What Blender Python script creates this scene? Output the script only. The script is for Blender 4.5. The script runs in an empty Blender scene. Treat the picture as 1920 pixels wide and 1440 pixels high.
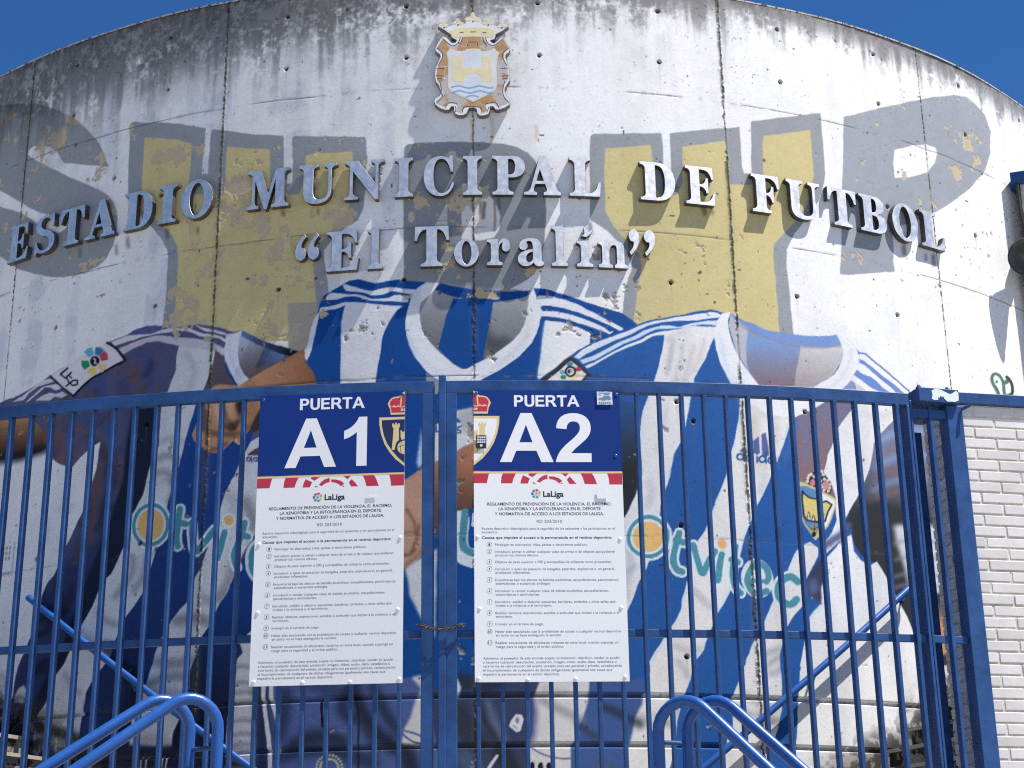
import bpy, bmesh, math, random
import numpy as np
from math import sin, cos, tan, atan2, asin, sqrt, pi, radians
from mathutils import Vector, Matrix
from mathutils.geometry import tessellate_polygon

random.seed(7)
SC = bpy.context.scene
COL = SC.collection
Z0 = 1.65                                   # eye height of the photographer above the street

# ---------------------------------------------------------------- camera
F_PX, PITCH, ROLL = 3078.42, .33530, -.0133
cam = bpy.data.cameras.new('camera')
cam.sensor_width = 36.0
cam.lens = 36.0 * F_PX / 1920.0
cam.clip_start, cam.clip_end = .05, 3000
cam_o = bpy.data.objects.new('camera', cam)
COL.objects.link(cam_o)
cp, sp, cr, sr = cos(PITCH), sin(PITCH), cos(ROLL), sin(ROLL)
R0, U0, FW = Vector((1, 0, 0)), Vector((0, -sp, cp)), Vector((0, cp, sp))
RV, UV = R0 * cr + U0 * sr, U0 * cr - R0 * sr
m = Matrix.Identity(4)
for i in range(3):
    m[i][0], m[i][1], m[i][2] = RV[i], UV[i], -FW[i]
m[2][3] = Z0
cam_o.matrix_world = m
SC.camera = cam_o

# ---------------------------------------------------------------- sky, sun, exposure
SUN_AZ, SUN_EL = radians(71), radians(63)   # azimuth measured from -Y (towards the camera) to +X
w = bpy.data.worlds.new('World')
SC.world = w
w.use_nodes = True
nt = w.node_tree
sky = nt.nodes.new('ShaderNodeTexSky')
sky.sky_type = 'NISHITA'
sky.sun_disc = False
sky.sun_elevation = SUN_EL
sky.sun_rotation = radians(109)
sky.altitude = 1000
sky.air_density, sky.dust_density, sky.ozone_density = 1.0, .3, 5.0
bg = nt.nodes['Background']
hs = nt.nodes.new('ShaderNodeHueSaturation')
hs.inputs['Hue'].default_value = .507
hs.inputs['Saturation'].default_value = 1.25
hs.inputs['Value'].default_value = .90
nt.links.new(sky.outputs[0], hs.inputs['Color'])
nt.links.new(hs.outputs[0], bg.inputs[0])
bg.inputs[1].default_value = .072
sun = bpy.data.lights.new('sun', 'SUN')
sun.energy = 4.7
sun.angle = radians(.53)
sun.color = (1.0, .94, .85)
sun_o = bpy.data.objects.new('sun', sun)
COL.objects.link(sun_o)
sd = Vector((sin(SUN_AZ) * cos(SUN_EL), -cos(SUN_AZ) * cos(SUN_EL), sin(SUN_EL)))
sun_o.rotation_euler = sd.to_track_quat('Z', 'Y').to_euler()
sun_o.location = sd * 40
SC.view_settings.view_transform = 'Standard'
SC.view_settings.look = 'None'
SC.view_settings.gamma = 1.0
SC.view_settings.exposure = .93
SC.render.engine = 'CYCLES'
SC.cycles.max_bounces = 8
SC.cycles.sample_clamp_indirect = 4.0
SC.cycles.caustics_reflective = False
SC.cycles.caustics_refractive = False
SC.cycles.use_denoising = False
SC.cycles.filter_width = 1.15

# ---------------------------------------------------------------- plan of the place (metres, z from the street)
AX, CY, R = -.2769, 17.6437, 6.6437          # axis and radius of the round concrete wall
RG = 9.60                                    # radius of the curved fence, same axis
ZTOP = 7.1626 + Z0                           # top of the round wall
ZLAND = .42 + Z0                             # landing at the gate


def ray(px, py):
    """direction of the sight line through a point of the 1920 x 1440 survey photo"""
    x, y = px - 960, py - 720
    X, Y = (cr * x + sr * y) / F_PX, (-sr * x + cr * y) / F_PX
    return (X, cp + Y * sp, sp - Y * cp)


def on_cyl(px, py, r=R):
    dx, dy, dz = ray(px, py)
    a = dx * dx + dy * dy
    b = -2 * (dx * AX + dy * CY)
    c = AX * AX + CY * CY - r * r
    t = (-b - sqrt(max(b * b - 4 * a * c, 0))) / (2 * a)
    return atan2(dx * t - AX, CY - dy * t), dz * t + Z0


def on_y(px, py, y):
    d = ray(px, py)
    t = y / d[1]
    return Vector((d[0] * t, y, d[2] * t + Z0))


def cyl(th, r, z):
    return Vector((AX + r * sin(th), CY - r * cos(th), z))


def project(x, y, z):
    """numpy: where survey points of the place fall in the survey photo"""
    z = z - Z0
    d = y * cp + z * sp
    u = -y * sp + z * cp
    X, Y = F_PX * x / d, -F_PX * u / d
    return 960 + X * cr - Y * sr, 720 + X * sr + Y * cr


# ---------------------------------------------------------------- object helpers
def link(name, me, mat=None, parent=None):
    o = bpy.data.objects.new(name, me)
    COL.objects.link(o)
    if mat is not None:
        me.materials.append(mat)
    if parent is not None:
        o.parent = parent
    return o


def thing(name, label, cat, loc=(0, 0, 0), rz=0, group=None):
    o = bpy.data.objects.new(name, None)
    o.empty_display_size = .1
    COL.objects.link(o)
    o.location = loc
    o.rotation_euler = (0, 0, rz)
    tag(o, label, cat, group)
    return o


def tag(o, label, cat, group=None):
    o['label'] = label
    o['category'] = cat
    if group:
        o['group'] = group
    return o


def structure(o):
    o['kind'] = 'structure'
    return o


class MB:
    """collects shapes, then links them as one mesh object"""

    def __init__(self):
        self.v, self.f = [], []

    def add(self, vs, fs):
        n = len(self.v)
        self.v += [tuple(p) for p in vs]
        self.f += [tuple(i + n for i in f) for f in fs]
        return self

    def box(self, x0, x1, y0, y1, z0, z1, M=None):
        vs = [Vector((x, y, z)) for z in (z0, z1) for y in (y0, y1) for x in (x0, x1)]
        if M is not None:
            vs = [M @ p for p in vs]
        return self.add(vs, [(0, 2, 3, 1), (4, 5, 7, 6), (0, 1, 5, 4), (2, 6, 7, 3), (0, 4, 6, 2), (1, 3, 7, 5)])

    def arc(self, s0, s1, r0, r1, z0, z1, n=24, rr=RG):
        """box bent round the axis, between arc lengths s0, s1 (measured at radius rr)"""
        vs, fs = [], []
        for i in range(n + 1):
            t = (s0 + (s1 - s0) * i / n) / rr
            vs += [cyl(t, r0, z0), cyl(t, r1, z0), cyl(t, r1, z1), cyl(t, r0, z1)]
        for i in range(n):
            a, b = 4 * i, 4 * i + 4
            for k in range(4):
                fs.append((a + k, a + (k + 1) % 4, b + (k + 1) % 4, b + k))
        fs.append((3, 2, 1, 0))
        fs.append((4 * n, 4 * n + 1, 4 * n + 2, 4 * n + 3))
        return self.add(vs, fs)

    def tube(self, pts, r, n=14, cap=True):
        pts = [Vector(p) for p in pts]
        vs, fs = [], []
        up = None
        for i, p in enumerate(pts):
            a = pts[max(i - 1, 0)]
            b = pts[min(i + 1, len(pts) - 1)]
            d = (b - a).normalized()
            if up is None:
                up = d.orthogonal().normalized()
            up = (up - d * up.dot(d)).normalized()
            q = d.cross(up)
            for k in range(n):
                g = 2 * pi * k / n
                vs.append(p + (up * cos(g) + q * sin(g)) * r)
        for i in range(len(pts) - 1):
            for k in range(n):
                fs.append((i * n + k, i * n + (k + 1) % n, (i + 1) * n + (k + 1) % n, (i + 1) * n + k))
        if cap:
            fs.append(tuple(range(n - 1, -1, -1)))
            fs.append(tuple((len(pts) - 1) * n + k for k in range(n)))
        return self.add(vs, fs)

    def lathe(self, prof, M, n=28):
        """profile [(radius, height)] turned about local z"""
        vs, fs = [], []
        for r_, h in prof:
            for k in range(n):
                g = 2 * pi * k / n
                vs.append(M @ Vector((r_ * cos(g), r_ * sin(g), h)))
        for i in range(len(prof) - 1):
            for k in range(n):
                fs.append((i * n + k, i * n + (k + 1) % n, (i + 1) * n + (k + 1) % n, (i + 1) * n + k))
        return self.add(vs, fs)

    def plate(self, loops, f, d0, d1, sides=True):
        """flat shape with holes: loops in 2-D, f(u, v, d) places a point at depth d (d1 is the front)"""
        loops = [clean(l) for l in loops]
        loops = [l for l in loops if len(l) >= 3]
        tri = tessellate_polygon([[Vector((a, b, 0)) for a, b in l] for l in loops])
        flat = [p for l in loops for p in l]
        front = [f(a, b, d1) for a, b in flat]
        fs = []
        for t in tri:
            a, b, c = (flat[i] for i in t)
            ccw = (b[0] - a[0]) * (c[1] - a[1]) - (b[1] - a[1]) * (c[0] - a[0])
            fs.append(tuple(t) if ccw > 0 else tuple(reversed(t)))
        self.add(front, fs)
        if sides:
            k = 0
            for li, l in enumerate(loops):
                area = sum(l[i][0] * l[(i + 1) % len(l)][1] - l[(i + 1) % len(l)][0] * l[i][1] for i in range(len(l)))
                ccw = (area > 0) == (li == 0)
                vs = [f(a, b, d1) for a, b in l] + [f(a, b, d0) for a, b in l]
                n = len(l)
                q = []
                for i in range(n):
                    j = (i + 1) % n
                    q.append((i, n + i, n + j, j) if ccw else (j, n + j, n + i, i))
                self.add(vs, q)
        return self

    def build(self, name, mat, parent=None, smooth=False, weld=True):
        me = bpy.data.meshes.new(name)
        me.from_pydata(self.v, [], self.f)
        if weld:
            bm = bmesh.new()
            bm.from_mesh(me)
            bmesh.ops.remove_doubles(bm, verts=bm.verts, dist=1e-5)
            bm.to_mesh(me)
            bm.free()
        me.validate()
        if smooth:
            me.polygons.foreach_set('use_smooth', [True] * len(me.polygons))
            try:
                me.set_sharp_from_angle(angle=radians(40))
            except Exception:
                pass
        me.update()
        return link(name, me, mat, parent)


def clean(l):
    out = []
    for p in l:
        if not out or (abs(p[0] - out[-1][0]) + abs(p[1] - out[-1][1])) > 1e-6:
            out.append((float(p[0]), float(p[1])))
    if len(out) > 1 and abs(out[0][0] - out[-1][0]) + abs(out[0][1] - out[-1][1]) < 1e-6:
        out.pop()
    return out


def bevel(o, wd, seg=1):
    b = o.modifiers.new('bevel', 'BEVEL')
    b.width = wd
    b.segments = seg
    b.limit_method = 'ANGLE'
    b.angle_limit = radians(40)
    return o


# ---------------------------------------------------------------- materials
def lin(c):
    c = np.asarray(c, dtype=float) / 255.0
    return np.where(c <= .04045, c / 12.92, ((c + .055) / 1.055) ** 2.4)


def mat(name, base, rough=.5, metal=0.0, var=0.0, vscale=8.0, bump=0.0, bscale=60.0, spots=None, spot_scale=30.0,
        spot_at=.68, rvar=0.0, spec=.5, stretch=None, coat=0.0, each=0.0):
    """painted or plain surface: base colour with broad noise, optional chips of another colour, fine bump"""
    M = bpy.data.materials.new(name)
    M.use_nodes = True
    n, l = M.node_tree.nodes, M.node_tree.links
    b = n['Principled BSDF']
    b.inputs['Roughness'].default_value = rough
    b.inputs['Metallic'].default_value = metal
    b.inputs['Specular IOR Level'].default_value = spec
    b.inputs['Coat Weight'].default_value = coat
    tc = n.new('ShaderNodeTexCoord')
    src = tc.outputs['Object']
    if stretch:
        mp = n.new('ShaderNodeMapping')
        mp.inputs['Scale'].default_value = stretch
        l.new(src, mp.inputs['Vector'])
        src = mp.outputs['Vector']

    def noise(scale, detail=5, rgh=.6):
        t = n.new('ShaderNodeTexNoise')
        t.inputs['Scale'].default_value = scale
        t.inputs['Detail'].default_value = detail
        t.inputs['Roughness'].default_value = rgh
        l.new(src, t.inputs['Vector'])
        return t.outputs['Fac']

    def ramp(fac, a, c, va=0.0, vc=1.0):
        r = n.new('ShaderNodeMapRange')
        r.inputs['From Min'].default_value = a
        r.inputs['From Max'].default_value = c
        r.inputs['To Min'].default_value = va
        r.inputs['To Max'].default_value = vc
        l.new(fac, r.inputs['Value'])
        return r.outputs['Result']

    def mix(fac, a, c):
        x = n.new('ShaderNodeMix')
        x.data_type = 'RGBA'
        if isinstance(fac, float):
            x.inputs['Factor'].default_value = fac
        else:
            l.new(fac, x.inputs['Factor'])
        for k, v in (('A', a), ('B', c)):
            s = [i for i in x.inputs if i.name == k and i.type == 'RGBA'][0]
            if isinstance(v, tuple):
                s.default_value = (*v, 1)
            else:
                l.new(v, s)
        return [o for o in x.outputs if o.type == 'RGBA'][0]

    colr = tuple(float(x) for x in base)
    out = colr
    if var:
        out = mix(ramp(noise(vscale), .3, .7), tuple(max(x * (1 - var), 0) for x in colr), tuple(min(x * (1 + var), 1) for x in colr))
    if spots is not None:
        out = mix(ramp(noise(spot_scale, 6, .65), spot_at, spot_at + .02), out, tuple(spots))
    if each:                                   # every brick fired a little differently
        ge = n.new('ShaderNodeNewGeometry')
        out = mix(ramp(ge.outputs['Random Per Island'], 0, 1, 0, each), out, (.30, .26, .25))
    if isinstance(out, tuple):
        b.inputs['Base Color'].default_value = (*out, 1)
    else:
        l.new(out, b.inputs['Base Color'])
    if rvar:
        l.new(ramp(noise(vscale * 2.2), .3, .7, max(rough - rvar, .02), rough + rvar), b.inputs['Roughness'])
    if bump:
        bp = n.new('ShaderNodeBump')
        bp.inputs['Strength'].default_value = bump
        bp.inputs['Distance'].default_value = .004
        l.new(noise(bscale, 6), bp.inputs['Height'])
        l.new(bp.outputs['Normal'], b.inputs['Normal'])
    return M


BLUE = (.021, .068, .205)
M_BLUE = mat('blue_enamel', BLUE, .42, var=.30, vscale=7, bump=.22, bscale=60, rvar=.08, spots=(.10, .15, .26), spot_scale=55, spot_at=.725, spec=.3)
M_RAIL = mat('blue_gloss_rail', (.012, .076, .30), .33, var=.10, vscale=6, bump=.15, bscale=55, rvar=.06, spots=(.30, .38, .5), spot_scale=70, spot_at=.755)
M_STEEL = mat('brushed_steel', (.80, .775, .74), .46, 1.0, var=.10, vscale=9, bump=.05, bscale=25, rvar=.07)
M_STEP = mat('mossy_step', (.20, .19, .165), .92, var=.4, vscale=4, bump=.6, bscale=30, spots=(.028, .027, .022), spot_scale=5.5, spot_at=.485, spec=.15)
M_SIDE = mat('shaded_steel_edge', (.11, .098, .09), .5, .55, var=.45, vscale=16, bump=.1, bscale=40)  # letter sides, shade painted into the metal colour along with some dirt
M_CONC = mat('old_concrete', (.30, .285, .25), .9, var=.35, vscale=3.5, bump=.6, bscale=35, spots=(.06, .06, .05), spot_scale=4.5, spot_at=.56, spec=.2)
M_GROUND = mat('street_paving', (.37, .355, .325), .9, var=.15, vscale=1.2, bump=.3, bscale=20, spec=.2)
# ---------------------------------------------------------------- the mural: brush work on a canvas, later laid on the wall
PX0, PY0, PW, PH = -180, -160, 2300, 1780    # canvas in survey pixels


class Canvas:
    def __init__(self, bgc):
        self.a = np.empty((PH, PW, 3), np.float32)
        self.a[:] = bgc
        self.peel = np.zeros((PH, PW), np.float32)

    def cover(self, pts):
        """anti-aliased coverage of a closed polygon -> (y0, x0, mask)"""
        P = np.array(pts, float) - (PX0, PY0)
        x0, y0 = np.floor(P.min(0)).astype(int) - 1
        x1, y1 = np.ceil(P.max(0)).astype(int) + 2
        x0, y0, x1, y1 = max(x0, 0), max(y0, 0), min(x1, PW), min(y1, PH)
        if x1 <= x0 or y1 <= y0:
            return None
        Q = np.roll(P, -1, 0)
        H, W_ = y1 - y0, x1 - x0
        acc = np.zeros((H, W_ + 2), np.float32)
        SUB = 3
        for iy in range(H * SUB):
            yy = y0 + (iy + .5) / SUB
            c = ((P[:, 1] <= yy) & (Q[:, 1] > yy)) | ((Q[:, 1] <= yy) & (P[:, 1] > yy))
            if not c.any():
                continue
            p, q = P[c], Q[c]
            xs = np.sort(p[:, 0] + (yy - p[:, 1]) * (q[:, 0] - p[:, 0]) / (q[:, 1] - p[:, 1]))
            r = iy // SUB
            for k in range(0, len(xs) - 1, 2):
                for xx, sg in ((xs[k], 1.0), (xs[k + 1], -1.0)):
                    t = min(max(xx - x0, 0), W_)
                    i = int(t)
                    fr = t - i
                    acc[r, i] += sg * (1 - fr)
                    acc[r, i + 1] += sg * fr
        msk = np.clip(np.cumsum(acc, 1)[:, :W_] / SUB, 0, 1)
        return y0, x0, msk

    def lay(self, got, col, alpha=1.0, soft=0, clip=None):
        if got is None:
            return
        y0, x0, msk = got
        if soft:
            y0, x0, msk = blur(y0, x0, msk, soft)
        h, w_ = msk.shape
        s = (slice(y0, y0 + h), slice(x0, x0 + w_))
        msk = msk * alpha
        if clip is not None:
            msk = msk * clip[s]
        m3 = msk[..., None]
        if callable(col):
            yy, xx = np.mgrid[y0:y0 + h, x0:x0 + w_]
            c = col(xx + PX0, yy + PY0)
        else:
            c = np.asarray(col, np.float32)
        self.a[s] = self.a[s] * (1 - m3) + c * m3

    def poly(self, pts, col, soft=0, alpha=1.0, clip=None, sm=False):
        self.lay(self.cover(smooth(pts) if sm else pts), col, alpha, soft, clip)

    def mask(self, pts, sm=False):
        full = np.zeros((PH, PW), np.float32)
        got = self.cover(smooth(pts) if sm else pts)
        y0, x0, k = got
        full[y0:y0 + k.shape[0], x0:x0 + k.shape[1]] = k
        return full

    def line(self, pts, wd, col, soft=0, alpha=1.0, clip=None, sm=True):
        if sm and len(pts) > 2:
            pts = smooth(pts, closed=False)
        P = np.array(pts, float) - (PX0, PY0)
        x0, y0 = np.floor(P.min(0) - wd / 2 - 2).astype(int)
        x1, y1 = np.ceil(P.max(0) + wd / 2 + 3).astype(int)
        x0, y0, x1, y1 = max(x0, 0), max(y0, 0), min(x1, PW), min(y1, PH)
        if x1 <= x0 or y1 <= y0:
            return
        yy, xx = np.mgrid[y0:y1, x0:x1].astype(np.float32)
        d = np.full(xx.shape, 1e9, np.float32)
        for a, b in zip(P[:-1], P[1:]):
            ab = b - a
            L = float(ab @ ab) or 1e-9
            t = np.clip(((xx - a[0]) * ab[0] + (yy - a[1]) * ab[1]) / L, 0, 1)
            d = np.minimum(d, np.hypot(xx - a[0] - t * ab[0], yy - a[1] - t * ab[1]))
        self.lay((y0, x0, np.clip(wd / 2 - d + .5, 0, 1)), col, alpha, soft, clip)

    def oval(self, cx, cy, rx, ry, col, rot=0, **k):
        n = 40
        g = [2 * pi * i / n for i in range(n)]
        self.poly([(cx + rx * cos(t) * cos(rot) - ry * sin(t) * sin(rot), cy + rx * cos(t) * sin(rot) + ry * sin(t) * cos(rot)) for t in g], col, **k)


def blur(y0, x0, m_, s):
    p = int(s * 2) + 1
    ya, xa = min(p, y0), min(p, x0)
    h, w_ = m_.shape
    yb, xb = min(p, PH - y0 - h), min(p, PW - x0 - w_)
    m_ = np.pad(m_, ((ya, max(yb, 0)), (xa, max(xb, 0))))
    k = max(int(round(s)), 1)
    for ax in (0, 1):
        for _ in range(2):
            n = 2 * k + 1
            pad = [(0, 0), (0, 0)]
            pad[ax] = (k + 1, k)
            c = np.cumsum(np.pad(m_, pad, mode='edge'), axis=ax, dtype=np.float64)
            m_ = ((c[n:] - c[:-n]) if ax == 0 else (c[:, n:] - c[:, :-n])).astype(np.float32) / n
    return y0 - ya, x0 - xa, m_


def smooth(pts, closed=True, n=5):
    """Catmull-Rom through the points"""
    P = [np.array(p, float) for p in pts]
    N = len(P)
    out = []
    rng = range(N) if closed else range(N - 1)
    for i in rng:
        p0 = P[(i - 1) % N] if closed or i > 0 else P[0]
        p1, p2 = P[i], P[(i + 1) % N]
        p3 = P[(i + 2) % N] if closed or i + 2 < N else P[-1]
        for k in range(n):
            t = k / n
            out.append(tuple(.5 * ((2 * p1) + (p2 - p0) * t + (2 * p0 - 5 * p1 + 4 * p2 - p3) * t * t + (3 * p1 - p0 - 3 * p2 + p3) * t ** 3)))
    if not closed:
        out.append(tuple(P[-1]))
    return out


def K(ox, oy, s, *v):
    """points read off an enlargement of the survey photo (origin, scale)"""
    return [(ox + v[i] / s, oy + v[i + 1] / s) for i in range(0, len(v), 2)]


def grad(c0, p0, c1, p1):
    c0, c1 = np.array(c0, np.float32), np.array(c1, np.float32)
    d = (p1[0] - p0[0], p1[1] - p0[1])
    L = d[0] ** 2 + d[1] ** 2

    def f(x, y):
        t = np.clip(((x - p0[0]) * d[0] + (y - p0[1]) * d[1]) / L, 0, 1)[..., None]
        return c0 * (1 - t) + c1 * t
    return f


WHITE = (240, 241, 243)
GREY, YEL = (152, 157, 163), (208, 195, 143)
BLU, BLU2, NAVY = (30, 80, 152), (44, 94, 164), (30, 38, 62)
TEAL, ORG, SKIN = (84, 152, 168), (238, 192, 124), (182, 132, 100)
BLACK = (48, 50, 54)
HALO = (205, 226, 246)


def paint_mural():
    C = Canvas(WHITE)
    def Pk(pts, v):
        got = C.cover(pts)
        if got:
            y0, x0, k = got
            q = (slice(y0, y0 + k.shape[0]), slice(x0, x0 + k.shape[1]))
            C.peel[q] = np.maximum(C.peel[q], k * v)

    # ---- big letters behind everything: grey with yellow fillings
    S_ = [(-175, 330), (-150, 260), (-100, 215), (-40, 197), (0, 199), (30, 195), (60, 194), (88, 199), (110, 207), (138, 222), (155, 235), (170, 250),
          (182, 262), (191, 277), (198, 295), (204, 313), (204, 330), (190, 358), (206, 369), (216, 385), (221, 405), (220, 430), (214, 458),
          (200, 484), (182, 501), (158, 513), (120, 520), (90, 519), (60, 513), (35, 505), (18, 493), (0, 480), (-60, 440), (-150, 400)]
    C.poly(S_, GREY)
    C.poly([(204, 313), (119, 306), (112, 292), (105, 283), (95, 277), (80, 273), (65, 274), (55, 281), (53, 290), (70, 303), (100, 318), (150, 340),
            (190, 358), (240, 350)], WHITE)
    C.poly([(-90, 318), (0, 357), (22, 370), (42, 382), (75, 400), (110, 405), (127, 415), (125, 428), (112, 436), (85, 430), (60, 412), (38, 399), (0, 388), (-90, 350)], WHITE)
    Pk(S_, .65)
    T_ = [(244, 233), (250, 229), (300, 230), (340, 233), (386, 240), (384, 262), (381, 300), (380, 327), (391, 327), (393, 280), (396, 247), (400, 242),
          (440, 248), (480, 253), (530, 254), (533, 258), (532, 300), (533, 345), (548, 345), (549, 300), (549, 258), (553, 255), (640, 257), (684, 257),
          (687, 262), (688, 300), (686, 350), (682, 390), (672, 415), (650, 425), (622, 452), (608, 470), (612, 510), (618, 560), (618, 640), (300, 640), (306, 600), (312, 540), (316, 480),
          (314, 468), (302, 446), (282, 424), (262, 404), (244, 392), (241, 360), (242, 290)]
    C.poly(T_, GREY)
    C.poly([(272, 258), (330, 262), (360, 270), (358, 310), (354, 350), (356, 364), (420, 366), (424, 330), (426, 275), (470, 278), (507, 280), (506, 330), (508, 364),
            (560, 366), (572, 340), (574, 292), (600, 288), (662, 285), (664, 340), (654, 380), (652, 405), (630, 428), (600, 455), (587, 480), (590, 530), (594, 565), (594, 640),
            (322, 640), (327, 600), (333, 520), (335, 478), (334, 462), (322, 440), (300, 418), (282, 404), (268, 396), (267, 330)], YEL)
    Pk(T_, .6)
    D_ = [(757, 300), (758, 278), (764, 271), (790, 268), (840, 266), (907, 267), (945, 270), (968, 276), (990, 287), (1005, 303), (1016, 330), (1022, 360), (1025, 400),
          (1022, 450), (1013, 490), (1004, 510), (990, 524), (972, 535), (950, 546), (940, 560), (757, 560)]
    C.poly(D_, (143, 148, 154))
    C.poly([(867, 345), (893, 345), (912, 358), (925, 375), (934, 390), (938, 405), (936, 430), (926, 446), (900, 452), (866, 452)], (228, 228, 226))
    Pk(D_, .12)
    Y2 = [(1107, 256), (1112, 251), (1240, 250), (1243, 270), (1245, 345), (1258, 347), (1258, 300), (1256, 250), (1280, 247), (1387, 238), (1390, 270), (1392, 310),
          (1396, 324), (1409, 326), (1409, 228), (1460, 222), (1540, 212), (1542, 250), (1545, 290), (1548, 325), (1544, 350), (1536, 375), (1520, 400), (1490, 440), (1475, 468),
          (1476, 500), (1480, 540), (1488, 623), (1492, 660), (1160, 660), (1168, 600), (1171, 550), (1185, 505), (1175, 470), (1140, 434), (1107, 413), (1106, 340)]
    C.poly(Y2, GREY)
    C.poly([(1135, 279), (1180, 275), (1220, 272), (1224, 300), (1226, 345), (1240, 368), (1268, 366), (1280, 345), (1281, 276), (1320, 270), (1360, 264), (1364, 300), (1366, 346), (1420, 347),
            (1432, 330), (1431, 256), (1480, 250), (1520, 244), (1523, 290), (1527, 330), (1520, 370), (1500, 408), (1467, 441), (1452, 458), (1451, 480), (1453, 510), (1458, 560), (1463, 640),
            (1190, 640), (1190, 590), (1203, 500), (1200, 478), (1173, 449), (1150, 424), (1137, 400), (1133, 333)], YEL)
    P_ = [(1582, 219), (1605, 215), (1630, 208), (1697, 193), (1747, 183), (1787, 178), (1813, 182), (1830, 196), (1847, 217), (1857, 247), (1857, 287), (1847, 323),
          (1820, 353), (1780, 383), (1753, 399), (1725, 411), (1700, 420), (1676, 428), (1675, 440), (1677, 510), (1640, 513), (1590, 516), (1576, 514), (1579, 420), (1581, 300)]
    C.poly(P_, (155, 161, 170))
    C.poly([(1677, 281), (1713, 273), (1740, 272), (1754, 277), (1758, 287), (1753, 307), (1740, 323), (1713, 331), (1678, 334), (1676, 310)], WHITE, sm=False)
    Pk(P_, .06)
    Pk([(1650, 390), (1680, 355), (1735, 370), (1740, 405), (1690, 410)], .75)
    C.poly([(540, 570), (595, 566), (590, 600), (574, 655), (560, 660), (542, 655)], (176, 168, 156))
    Pk([(540, 480), (570, 480), (570, 640), (540, 640)], .3)
    # ---- left player
    L_out = [(-60, 800), (-20, 765), (10, 752), (35, 742), (70, 722), (95, 704), (200, 643), (238, 628), (258, 617), (275, 611), (292, 610), (308, 613), (317, 617), (340, 612),
             (363, 609), (387, 610), (417, 616), (440, 623), (453, 620), (470, 630), (500, 644), (530, 652), (560, 660), (600, 700), (620, 1500), (0, 1500), (15, 1337), (19, 1327), (25, 1305),
             (27, 1280), (35, 1250), (45, 1225), (55, 1200), (67, 1180), (72, 1155), (80, 1117), (87, 1099), (92, 1091), (101, 1079), (108, 1065), (122, 1045), (124, 1027), (132, 1010),
             (141, 990), (150, 970), (157, 957), (170, 917), (175, 901), (181, 879), (186, 847), (189, 829), (176, 836), (164, 847), (150, 860), (140, 871), (135, 877), (122, 874), (114, 872),
             (104, 866), (94, 855), (84, 840), (78, 815), (62, 784), (40, 770)]
    LM = C.mask(L_out)
    C.poly(L_out, (92, 94, 128))
    # arm and painted shade of the sleeve
    C.poly([(-60, 770), (50, 770), (62, 784), (74, 799), (84, 815), (88, 838), (80, 847), (60, 852), (30, 861), (-60, 868)], grad((196, 146, 100), (20, 780), (62, 42, 40), (30, 856)))
    C.line([(-20, 866), (30, 858), (84, 842)], 16, (36, 40, 52), soft=4, alpha=.8)
    for p, c_, w_, a_ in (([(150, 705), (165, 740), (180, 780)], (120, 84, 72), 18, .6), ([(180, 690), (190, 740), (215, 800)], (60, 80, 140), 20, .6), ([(215, 665), (250, 700), (265, 760)], (116, 82, 76), 16, .55),
                          ([(250, 650), (285, 700), (290, 760)], (70, 86, 150), 16, .6), ([(140, 785), (180, 800), (215, 820)], (40, 92, 156), 14, .8), ([(120, 780), (150, 800), (190, 812)], (128, 96, 80), 14, .6),
                          ([(100, 800), (115, 840), (130, 870)], (140, 84, 66), 14, .55), ([(180, 835), (205, 860), (220, 900)], (74, 60, 72), 24, .7), ([(230, 720), (245, 800), (235, 850)], (64, 72, 104), 26, .6),
                          ([(96, 856), (120, 868), (136, 874), (160, 852)], (150, 92, 72), 9, .8), ([(185, 880), (178, 930), (170, 980)], (112, 82, 72), 24, .7), ([(205, 880), (198, 950), (180, 1030)], (64, 68, 98), 22, .7),
                          ([(170, 960), (158, 1010), (140, 1050)], (104, 80, 74), 26, .6), ([(210, 960), (190, 1040), (150, 1110)], (58, 72, 100), 20, .6), ([(140, 990), (128, 1025), (118, 1055)], (70, 88, 140), 10, .8)):
        C.line(p, w_, c_, soft=6, alpha=a_, clip=LM)
    C.poly([(60, 1120), (100, 1065), (200, 1010), (230, 1080), (160, 1190), (110, 1300), (70, 1350), (10, 1350)], (50, 62, 104), soft=10, alpha=.9, clip=LM)
    for p, c_ in (([(75, 1165), (95, 1140), (90, 1180), (70, 1190)], (34, 38, 56)), ([(65, 1255), (85, 1240), (100, 1250), (60, 1262)], (34, 38, 56)), ([(110, 1100), (120, 1150), (135, 1100)], (36, 40, 60))):
        C.line(p, 12, c_, soft=4, alpha=.8, clip=LM)
    C.poly([(45, 1285), (50, 1295), (46, 1318), (30, 1320), (26, 1310), (35, 1290)], (222, 222, 222), soft=1)
    rb = random.Random(12)
    for _ in range(150):
        x_, y_ = rb.uniform(70, 300), rb.uniform(640, 1320)
        c_ = rb.choice(((66, 78, 126), (46, 84, 146), (108, 76, 66), (82, 66, 78), (54, 60, 92), (38, 48, 72), (96, 88, 116), (124, 84, 70)) if y_ < 900 else ((42, 52, 84), (58, 66, 104), (84, 70, 74), (34, 40, 60), (50, 64, 110)))
        L_ = rb.uniform(20, 60)
        C.line([(x_, y_), (x_ - L_ * .2 + rb.uniform(-8, 8), y_ + L_ * .5), (x_ - L_ * .45, y_ + L_)], rb.uniform(3, 11), c_, soft=rb.uniform(2, 4), alpha=rb.uniform(.25, .6), clip=LM)
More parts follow.
